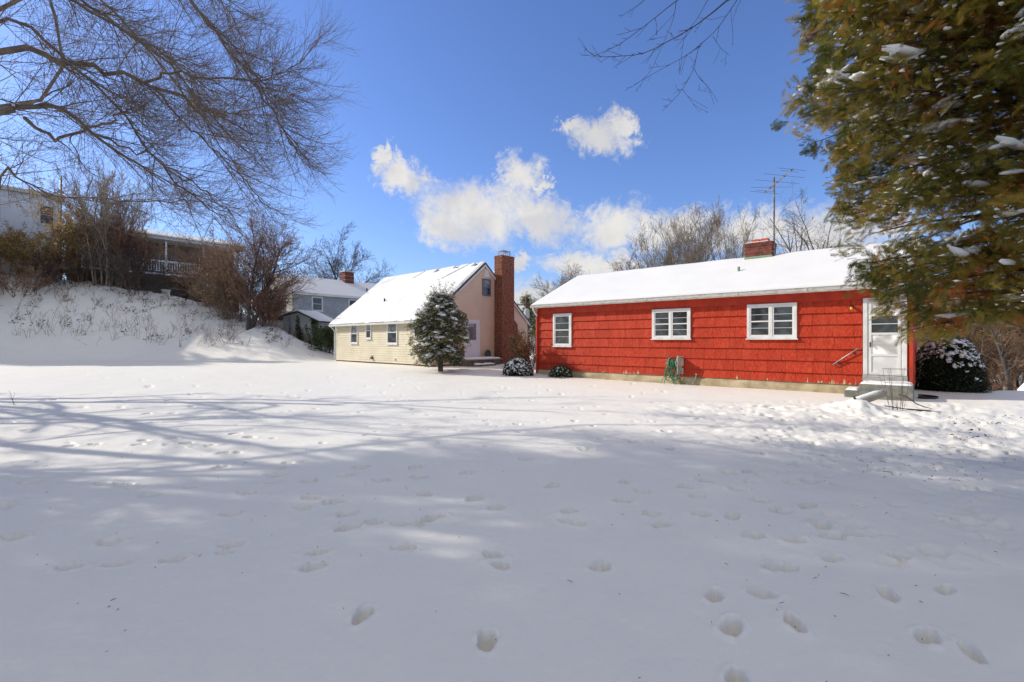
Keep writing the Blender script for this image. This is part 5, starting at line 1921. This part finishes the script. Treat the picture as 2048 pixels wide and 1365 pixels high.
def cedar(name, label, loc, prof, zs, nbr, per, size, seed, m, group=None, snow=0, snow_size=.06, extra=(), trunk_r=.18, cull=None, trunks=1, htop=None, droop=.25, rust=.35, smallsnow=0, inner=.30, mesh_m=BARKD, jag=(.84, 1.10)):
    """foliage carried on limbs that leave a trunk; prof = [(z, radius)]"""
    r = random.Random(seed)
    g = np.random.default_rng(seed)
    pz = [p[0] for p in prof]
    pr = [p[1] for p in prof]
    limbs_ = []
    for i in range(nbr):
        z = zs[0] + (zs[1] - zs[0]) * (i + r.random()) / nbr
        R = float(np.interp(z, pz, pr))
        az_ = r.uniform(0, 2 * PI)
        limbs_.append((z, az_, R * r.uniform(*jag)))
    tub, pos, D, U, sz, tn = [], [], [], [], [], []
    sp, sD = [], []
    items = [(np.array([0, 0, z]), np.array([math.cos(a) * R, math.sin(a) * R, z - R * droop * r.uniform(-.1, 1)]), R, a) for z, a, R in limbs_]
    for (e0, e1) in extra:
        e0, e1 = np.array(e0, float), np.array(e1, float)
        items.append((e0, e1, np.linalg.norm(e1 - e0), math.atan2(e1[1] - e0[1], e1[0] - e0[0])))
    for (A, E, R, a) in items:
        mid = (A + E) / 2 + np.array([0, 0, R * .10])
        d0 = (E - A) / (np.linalg.norm(E - A) + 1e-6)
        pl_ = [tuple((1 - t) ** 2 * A + 2 * t * (1 - t) * mid + t * t * E) for t in np.linspace(0, 1, 7)]
        tub.append((pl_, list(np.linspace(.012 + R * .010, .004, 7))))
        n = int(per * (.35 + R / max(pr)) * (1.0 if cull is None or cull(E) else .08))
        t = 1 - (1 - inner) * g.random(n) ** 1.45
        ax = (1 - t)[:, None] ** 2 * A + (2 * t * (1 - t))[:, None] * mid + (t ** 2)[:, None] * E
        side = np.array([-d0[1], d0[0], 0])
        side /= np.linalg.norm(side) + 1e-6
        lat = g.normal(0, 1, n) * (.10 + .22 * (1 - t) + .06) * min(R, 2.4) * .5
        ver = g.normal(-.02, 1, n) * .055 * max(R, .5)
        cl_ = (np.arange(n) // 9) * 9          # sprays sit together in clumps
        t, lat, ver, ax = t[cl_], lat[cl_], ver[cl_], ax[cl_]
        cj = g.normal(0, size * .42, (n, 3))
        ct = np.repeat(g.normal(0, .16, n), 1)[cl_]
        cd = g.normal(0, .45, (n, 3))[cl_]
        p = ax + cj + side * lat[:, None] + np.array([0, 0, 1.]) * (ver - np.abs(lat) * .25)[:, None]
        dd = d0 * .7 + side * (np.sign(lat) * .45)[:, None] + cd + g.normal(0, .40, (n, 3)) + np.array([0, 0, -.25])
        uu = np.array([0, 0, .35]) + g.normal(0, 1.0, (n, 3))
        pos.append(p)
        D.append(dd)
        U.append(uu)
        sz.append(size * g.uniform(.55, 1.3, n))
        base = g.beta(1.6, 2.0) * .75 + (g.random() < rust) * .25
        tt = .06 + base * .72 + .25 * (1 - t) * 1.4 + ct + g.normal(0, .07, n)
        tn.append(np.clip(tt, 0, 1))
        if snow:
            k = max(1, int(snow * r.uniform(.4, 1.6)))
            t2 = r.uniform(.45, .95) + g.normal(0, .07, k)
            t2 = np.clip(t2, .25, 1)
            ax2 = (1 - t2)[:, None] ** 2 * A + (2 * t2 * (1 - t2))[:, None] * mid + (t2 ** 2)[:, None] * E
            sp.append(ax2 + side * (g.normal(0, .045 * R, k))[:, None] + np.array([0, 0, .035 * max(R, .6) + .02]))
            sD.append(np.repeat((d0 + side * g.normal(0, .5))[None], k, 0))
    t_ = thing(name, label, 'tree' if 'bush' not in name else 'bush', loc, 0, group)
    pos, D, U, sz, tn = map(np.concatenate, (pos, D, U, sz, tn))
    V, F = scatter(FROND_V, FROND_F, pos, rot_from(D, U), sz)
    link('foliage', mesh_np('foliage', V, F, np.repeat(tn, len(FROND_V))), m, t_)
    H_ = htop or zs[1]
    TR = []
    for k in range(trunks):
        o_ = (k - (trunks - 1) / 2) * trunk_r * 1.6
        TR.append((smooth_path([(o_ * .4, 0, -.2), (o_, 0, H_ * .25), (o_ * 1.6, 0, H_ * .6), (0, 0, H_)], 10), list(np.linspace(trunk_r, trunk_r * .15, 10))))
    tube_obj('trunk', TR, mesh_m, t_, 8)
    tube_obj('limbs', tub, mesh_m, t_, 4)
    if snow:
        sp, sD = np.concatenate(sp), np.concatenate(sD)
        M = len(sp)
        snow_obj('snow', sp, snow_size * g.uniform(.35, 1.4, M), t_, D=sD + g.normal(0, .25, (M, 3)), hi=False, flat=.40, elong=1.9)
    if smallsnow:
        ii = g.integers(0, len(pos), smallsnow)
        snow_obj('snow_flecks', pos[ii] + [0, 0, .02], snow_size * .27 * g.uniform(.4, 1.5, smallsnow), t_, flat=.5, elong=1.5)
    return t_


cedar('cedar_tree', 'huge green and rust brown cedar with snow clumps filling the upper right', (7.0, 6.0, 0.0),
      [(1.5, .85), (1.8, 1.30), (2.3, 1.78), (2.85, 2.22), (3.6, 2.42), (4.6, 2.45), (5.4, 2.7), (6.2, 2.9), (7.5, 2.5), (9.5, 1.2), (11, .3)], (1.9, 10.6), 500, 260, .135, 19, CEDAR,
      snow=6, snow_size=.075, cull=lambda E: (E[0] * (-.76) + E[1] * (-.65)) > -.3,
      extra=[((0, 0, 4.3), (-3.35, -.1, 4.68)), ((0, 0, 4.6), (-3.0, -.3, 4.5)), ((0, 0, 4.5), (-3.15, .1, 5.0)), ((0, 0, 5.2), (-3.15, -.15, 5.6)), ((0, 0, 5.6), (-3.1, .1, 5.95)), ((0, 0, 5.0), (-2.9, -.5, 5.3)),
             ((0, 0, 6.2), (-3.0, -.2, 6.3)), ((0, 0, 4.9), (-2.95, .2, 5.25)), ((0, 0, 2.9), (-2.2, -.05, 2.5))],
      trunk_r=.22, smallsnow=7500, droop=.16, inner=.16, rust=.26)

ax_, ay_ = -3.22, 21.4
cedar('arborvitae_tree', 'snow-laden small arborvitae with two bare stems at its foot before the cream house', (ax_, ay_, hz(ax_, ay_)),
      [(.4, .75), (.8, 1.0), (1.3, 1.20), (1.9, 1.24), (2.4, 1.12), (2.9, .84), (3.3, .50), (3.9, .16)], (.55, 3.5), 210, 74, .14, 23, ARBOR, snow=10, snow_size=.085, trunk_r=.085, trunks=2, droop=.35,
      smallsnow=5200, rust=.2, inner=.35, htop=3.0, mesh_m=BARK, jag=(.62, 1.16))
T_ = [o for o in bpy.data.objects if o.name.startswith('arborvitae_tree')][0]
r = random.Random(9)
WP = []
for i in range(70):
    a = r.uniform(0, 2 * PI)
    z0 = r.uniform(2.3, 3.4)
    e = r.uniform(.25, 1.1)
    WP.append(curve_path(r, (math.cos(a) * .15, math.sin(a) * .15, z0), nrm((math.cos(a) * e, math.sin(a) * e, 1.0)), r.uniform(.5, .95), .010, .004, 7, .06))
for i in range(46):
    a = r.uniform(0, 2 * PI)
    z0 = r.uniform(.6, 2.4)
    WP.append(curve_path(r, (math.cos(a) * .9, math.sin(a) * .9, z0), nrm((math.cos(a), math.sin(a), r.uniform(.1, .7))), r.uniform(.3, .6), .008, .004, 7, .08))
tube_obj('whips', WP, TWIGT, T_, 3)
g = np.random.default_rng(4)
pp = np.array([p[k] for p, _ in WP for k in (2, 3, 4, 5, 6)])
pp = np.repeat(pp, 3, 0) + g.normal(0, .03, (len(pp) * 3, 3))
V, F = scatter(FROND_V, FROND_F, pp, rot_from(g.normal(0, .5, (len(pp), 3)) + [0, 0, .6], g.normal(0, 1, (len(pp), 3))), .10 * g.uniform(.5, 1.2, len(pp)))
link('tip_foliage', mesh_np('tip_foliage', V, F, np.repeat(g.uniform(.2, 1, len(pp)), len(FROND_V))), ARBOR, T_)


def leafy_bush(name, label, loc, rx, ry, rz_, nleaf, seed, lsize, snow_n, snow_s, m=DARKLEAF, shape=1.0, low=.0, snow_low=.25):
    g = np.random.default_rng(seed)
    t = thing(name, label, 'bush', loc)
    v = g.normal(0, 1, (nleaf, 3))
    v /= np.linalg.norm(v, axis=1, keepdims=True)
    v[:, 2] = np.abs(v[:, 2]) * 1.0 - low * (g.random(nleaf) < .45)
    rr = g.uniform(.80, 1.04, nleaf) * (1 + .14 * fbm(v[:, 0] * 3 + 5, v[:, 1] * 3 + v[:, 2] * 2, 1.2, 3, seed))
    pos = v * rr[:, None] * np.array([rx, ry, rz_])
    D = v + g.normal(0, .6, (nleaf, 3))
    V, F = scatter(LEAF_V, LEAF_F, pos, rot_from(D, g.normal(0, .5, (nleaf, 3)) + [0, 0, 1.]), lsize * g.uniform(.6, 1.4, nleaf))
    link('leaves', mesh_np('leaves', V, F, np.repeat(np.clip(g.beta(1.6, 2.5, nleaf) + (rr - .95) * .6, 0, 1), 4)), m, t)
    # inner branches
    r = random.Random(seed)
    P = [curve_path(r, (r.gauss(0, rx * .15), r.gauss(0, ry * .15), -.1), nrm((r.gauss(0, .7), r.gauss(0, .7), 1)), rz_ * r.uniform(.6, 1.0), .02, .006, 7, .12) for _ in range(60)]
    tube_obj('branches', P, BARKD, t, 4)
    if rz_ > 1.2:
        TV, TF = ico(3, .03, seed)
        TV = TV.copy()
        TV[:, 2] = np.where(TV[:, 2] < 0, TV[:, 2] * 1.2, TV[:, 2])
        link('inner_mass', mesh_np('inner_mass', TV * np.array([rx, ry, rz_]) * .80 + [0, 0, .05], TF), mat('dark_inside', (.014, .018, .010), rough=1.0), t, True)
    v = g.normal(0, 1, (snow_n, 3))
    v /= np.linalg.norm(v, axis=1, keepdims=True)
    v[:, 2] = np.abs(v[:, 2])
    keep = (v[:, 2] + .5 * fbm(v[:, 0] * 2.2, v[:, 1] * 2.2 + v[:, 2] * 3, 1.6, 3, seed + 3)) > snow_low
    v = v[keep]
    pos = v * np.array([rx, ry, rz_]) * (1 + .14 * fbm(v[:, 0] * 3 + 5, v[:, 1] * 3 + v[:, 2] * 2, 1.2, 3, seed))[:, None] * .985
    tang = np.cross(v, g.normal(0, 1, v.shape))
    snow_obj('snow', pos, snow_s * g.uniform(.4, 1.3, len(v)) * (.5 + .7 * v[:, 2]), t, D=tang, flat=.5, elong=1.5)
    return t


bx, by = 13.45, 14.65
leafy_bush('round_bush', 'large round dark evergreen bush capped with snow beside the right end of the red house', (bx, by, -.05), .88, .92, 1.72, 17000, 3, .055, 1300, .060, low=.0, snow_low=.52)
bx, by, bz = at(1036, 20.2)
leafy_bush('snowy_shrub', 'dark snowy shrub left of the red house corner', (bx, by, bz), .62, .5, .70, 2600, 5, .085, 420, .060, snow_low=.15)
bx, by, _ = RW(1.55, -.42)
leafy_bush('small_shrub', 'small snow-dotted broadleaf shrub under the first window of the red house', (bx, by, .03), .46, .36, .46, 900, 6, .095, 120, .045, m=GREENLEAF, snow_low=.1)

for (x, y, H_, sd_, lab) in ((-21.0, 13.2, 12.0, 201, 'bare tree left of the lawn throwing long limb shadows over the snow'), (-19.8, 10.0, 13.5, 207, 'taller bare tree left of the lawn beside the maple')):
    bare_tree('bare_shade_tree', lab, 'tree', (x, y, 0), SHADE, H_ * .8, .24, sd_, 'bare trees left of the lawn', stems=2, mt=BARK, mw=TWIGT, minr=.008)

# pine and shade trees
x, y, z = at(1055, 88)
cedar('pine_tree', 'small dark pine above the transformer in the gap between the houses', (x, y, z - .1), [(2, 2.6), (6, 2.2), (9, 1.2), (11.6, .3)], (3.5, zat(590, 88) - z), 60, 26, .8, 33, ARBOR, snow=0, trunk_r=.2, droop=-.5, rust=0)
for i, (px, Y, zz_, R) in enumerate(((2030, 21.5, -1.15, .45), (2062, 23, -1.2, .7))):
    o = snow_obj('snowy_rock', [(0, 0, .12)], np.array([R]), None, hi=True, flat=.8, elong=1.1)
    x, y, z = at(px, Y)
    o.location = (x, y, z)
    tag(o, ('low snow-covered rock at the right edge behind the lawn', 'larger snow-covered rock just cut by the right edge')[i], 'rock')
x, y, z = at(2010, 23.2)
po = boxo('fence_post', TWIGT, None, -.05, .05, -.05, .05, -.2, .66)
po.location = (x, y, z)
tag(po, 'short pale wooden post behind the low hedge at right', 'post')

PINEM = ARBOR
for i, (loc, prof, zs, n, lab) in enumerate((
        ((-14.2, 5.3, 0), [(2.5, 1.0), (4, 2.2), (9, 2.3), (13, 1.7), (17, .4)], (2.8, 16.5), 120, 'tall evergreen standing left of the lawn whose shade crosses the middle of the snow'),
        ((-13.6, 2.0, 0), [(2, 1.0), (4, 2.4), (8, 2.4), (12, 1.6), (16, .3)], (2.4, 15.5), 120, 'tall evergreen left of the lawn shading the nearest snow'),
        ((-18.0, 9.9, 0), [(9, .8), (11, 1.7), (15, 1.8), (18, 1.2), (20, .3)], (9.5, 19.5), 70, 'high-crowned evergreen left of the lawn beside the maple'))):
    cedar('shade_tree', lab, loc, prof, zs, int(n * (1.25 if zs[0] < 5 else .8)), 48, .62, 60 + i, PINEM, group='evergreens left of the lawn', trunk_r=.2, droop=.2, rust=0, inner=.15)

for i, (loc, H_, lab) in enumerate((((-42.5, 34.0), 9.5, 'dense evergreen on the bank top nearest the left edge of the view'), ((-46.0, 33.0), 10.5, 'second evergreen along the bank top left of the view'),
                                    ((-50.0, 34.5), 11, 'third evergreen along the bank top left of the view'), ((-47.5, 38.0), 12, 'evergreen behind the bank top row left of the view'))):
    zb = hz(*loc)
    cedar('shade_tree', lab, (loc[0], loc[1], zb), [(.3, 1.6), (2, 2.4), (6, 2.2), (H_, .3)], (.5, H_), 70, 40, .8, 70 + i, PINEM, group='evergreens on the bank top left of the view', trunk_r=.2, droop=.2, rust=0, inner=.15)

# ================================================================== small things on the snow
rnd = random.Random(14)
sx_, sy_ = 7.95, 10.55
LG = thing('snowy_log', 'split pale log tipped up out of a mound of snow in front of the landing', 'log', (sx_ - .12, sy_, .10), 0)
q = MB()
n = 8
pts = [(-.42, 0, .02), (-.1, .0, .12), (.25, 0, .24), (.44, .02, .30)]
q.tube(pts, [.075, .085, .085, .08], 12)
q.build('log', mat('pale_log', (.50, .44, .34), (.34, .29, .22), rough=.85, scale=6, stretch=(.3, 1, 1), bump=.3), LG, smooth=True, bevel=0)
q = MB()
q.tube([(-.22, -.04, .06), (-.26, -.07, .18), (-.30, -.08, .25)], [.035, .03, .012], 6)
q.build('stub', BARK, LG)
q = MB()
q.tube([(-.45, 0, .06), (-.1, .01, .175), (.25, .01, .295), (.43, .02, .35)], [.05, .066, .062, .03], 12)
q.build('snow', SNOWC, LG, smooth=True)
CG = thing('wire_cage', 'rusty wire plant cage with dry stems standing in the snow before the landing', 'plant cage', (8.38, 10.35, .05), 0)
for k in range(6):
    a = 2 * PI * k / 6 + .3
    q = MB()
    q.tube([(.10 * math.cos(a), .10 * math.sin(a), -.1), (.17 * math.cos(a), .17 * math.sin(a), .35), (.24 * math.cos(a), .24 * math.sin(a), .92)], .0032, 5)
    q.build('wire', DARKMETAL, CG)
for (z, R) in ((.28, .16), (.6, .20), (.9, .235)):
    q = MB()
    q.tube([(R * math.cos(t), R * math.sin(t), z) for t in np.linspace(0, 2 * PI, 25)], .003, 5, cap=False)
    q.build('hoop', DARKMETAL, CG)
r = random.Random(6)
for k in range(9):
    q = MB()
    p, rd = curve_path(r, (r.uniform(-.15, .15), r.uniform(-.1, .1), -.05), nrm((r.gauss(-.15, .25), 0, 1)), r.uniform(.3, 1.05), .005, .002, 8, .06)
    q.tube(p, rd, 5)
    q.build('dry_stem', TWIGT, CG)
for i, (p, lab) in enumerate((([(8.75, 10.75, .35), (8.9, 10.7, .30), (9.02, 10.6, .16), (9.15, 10.55, .10), (9.3, 10.5, .06)], 'crooked fallen twig bending down right of the wire cage'),
                              ([(8.6, 10.35, .08), (8.8, 10.3, .07), (9.05, 10.25, .06)], 'short straight brown stick on the snow right of the wire cage'),
                              ([(8.0, 10.2, .17), (8.4, 10.05, .11), (8.8, 9.98, .08), (9.0, 9.96, .07)], 'long thin curved stick lying under the wire cage'))):
    q = MB()
    q.tube(p, [.012] * (len(p) - 1) + [.005], 6)
    o = q.build('fallen_stick', BARKD, None)
    tag(o, lab, 'stick')
WW = thing('window_well', 'dark curved metal window well beside the landing at the red house corner', 'window well', RW(12.80, .35), math.radians(-41.23))
q = MB()
A = [(.42 * math.sin(t), -.42 * math.cos(t)) for t in np.linspace(0, PI, 15)]
Bn_ = [(.40 * math.sin(t), -.40 * math.cos(t)) for t in np.linspace(PI, 0, 15)]
q.prism(A + Bn_, 2, -.1, .09)
q.build('rim', BLACK, WW)
boxo('cover', BLACK, WW, 0, .36, -.3, .3, .02, .05)

# young saplings and dry stems on the bank, litter of twigs and leaves
r = random.Random(12)
P = []
for i in range(250):
    px = r.uniform(-60, 470) if i % 4 else r.uniform(430, 640)
    Y = r.uniform(33.5, 41.0)
    x, y, z = at(px, Y)
    if z < .6:
        continue
    for s_ in range(r.randint(2, 5)):
        p0 = (x + r.gauss(0, .12), y, z - .1)
        p, rd = curve_path(r, p0, nrm((r.gauss(.25, .45), r.gauss(-.1, .3), 1)), r.uniform(.3, 1.25), .009, .004, 7, .10, (0, 0, -.03))
        P.append((p, rd))
        for j in (3, 4, 5):
            if r.random() < .7:
                P.append(curve_path(r, p[j], nrm((r.gauss(0, .6), r.gauss(0, .4), .8)), r.uniform(.12, .45), .008, .005, 7, .12))
o = tube_obj('dry_stems', P, TWIGR, None, 3)
o['kind'] = 'stuff'
g = np.random.default_rng(44)
M = 9000
px = g.uniform(-80, 665, M)
Yb = np.interp(px, [-80, 430, 540, 665], [34.5, 34.5, 33.5, 33.5]) + g.uniform(0, 1, M) * np.interp(px, [-80, 430, 540, 665], [6.8, 6.6, 4.6, 2.2])
X = (px - 1024) / 950 * Yb
cl = fbm(X, Yb, 1.1, 3, 31)
keep = cl > .12 + .10 * (Yb < 37)
X, Yb = X[keep], Yb[keep]
Z = hbase(X, Yb) + .12 + .22 * fbm(X, Yb, .9, 4, 2)
M = len(X)
V, F = scatter(LEAF_V, LEAF_F, np.stack([X, Yb, Z - .05], -1), rot_from(g.normal(0, 1, (M, 3)) * [1, 1, .5], g.normal(0, .6, (M, 3)) + [0, 0, 1.]), .13 * g.uniform(.4, 1.4, M))
o = link('bank_ground_cover', mesh_np('bank_ground_cover', V, F, np.repeat(g.uniform(0, .7, M), 4)), IVY)
o['kind'] = 'stuff'
# specks and bits of twig on the lawn
P = []
for i in range(170):
    Y = 1.9 * math.exp(r.random() * 1.75)
    X_ = r.uniform(-1.0, 1.05) * Y
    z = hz(X_, Y) + .004
    a = r.uniform(0, PI)
    L_ = r.choice((.004, .005, .006, .008, .012, .022)) * r.uniform(.7, 1.3)
    P.append(([(X_ - math.cos(a) * L_, Y - math.sin(a) * L_, z), (X_, Y, z + .005), (X_ + math.cos(a) * L_, Y + math.sin(a) * L_, z + .002)], [.0012, .0022, .0010]))
for i in range(150):
    Y = r.uniform(5, 9.5)
    X_ = r.uniform(.72, 1.06) * Y
    z = hz(X_, Y) + .03
    a = r.uniform(0, PI)
    L_ = r.choice((.008, .012, .02, .035))
    P.append(([(X_ - math.cos(a) * L_, Y - math.sin(a) * L_, z), (X_, Y, z + .01), (X_ + math.cos(a) * L_, Y + math.sin(a) * L_, z + .004)], [.002, .0035, .0015]))
o = tube_obj('twig_litter', P, BARKD, None, 4)
o['kind'] = 'stuff'
g = np.random.default_rng(71)
M = 260
Yb = g.uniform(7.0, 9.4, M)
X = Yb * g.uniform(.90, 1.09, M)
keep = fbm(X, Yb, 1.6, 3, 61) > .0
X, Yb = X[keep], Yb[keep]
M = len(X)
V, F = scatter(LEAF_V, LEAF_F, np.stack([X, Yb, hbase(X, Yb) + .035], -1), rot_from(g.normal(0, 1, (M, 3)) * [1, 1, .2], g.normal(0, .4, (M, 3)) + [0, 0, 1.]), .05 * g.uniform(.4, 1.4, M))
o = link('leaf_litter', mesh_np('leaf_litter', V, F, np.repeat(g.uniform(.3, 1, M), 4)), IVY)
o['kind'] = 'stuff'
# sapling at the left edge of the lawn
r = random.Random(2)
x, y, z = at(28, 11.3)
tg = thing('dry_stalk', 'thin forked dry stalk in the snow near the left edge of the lawn', 'stalk', (x, y, z))
tube_obj('stem', [curve_path(r, (0, 0, -.05), (-.3, 0, 1), .42, .006, .003, 7, .05), curve_path(r, (-.03, 0, .12), (.35, 0, 1), .2, .004, .002, 7, .05), curve_path(r, (.05, 0, -.05), (-.45, 0, 1), .3, .005, .003, 7, .05)], BARKD, tg, 4)
for m_ in bpy.data.materials:
    m_.use_backface_culling = False
open('/tmp/cnt.txt', 'w').write if False else None
print('objects', len(bpy.data.objects), 'tris', sum(sum(max(0, p) for p in [len(o.data.loops) - 2 * len(o.data.polygons)]) for o in bpy.data.objects if o.type == 'MESH'))

for o in bpy.data.objects:
    if o.name.split('.')[0] in ('snow', 'snow_flecks') and o.parent is not None:
        o['kind'] = 'stuff'
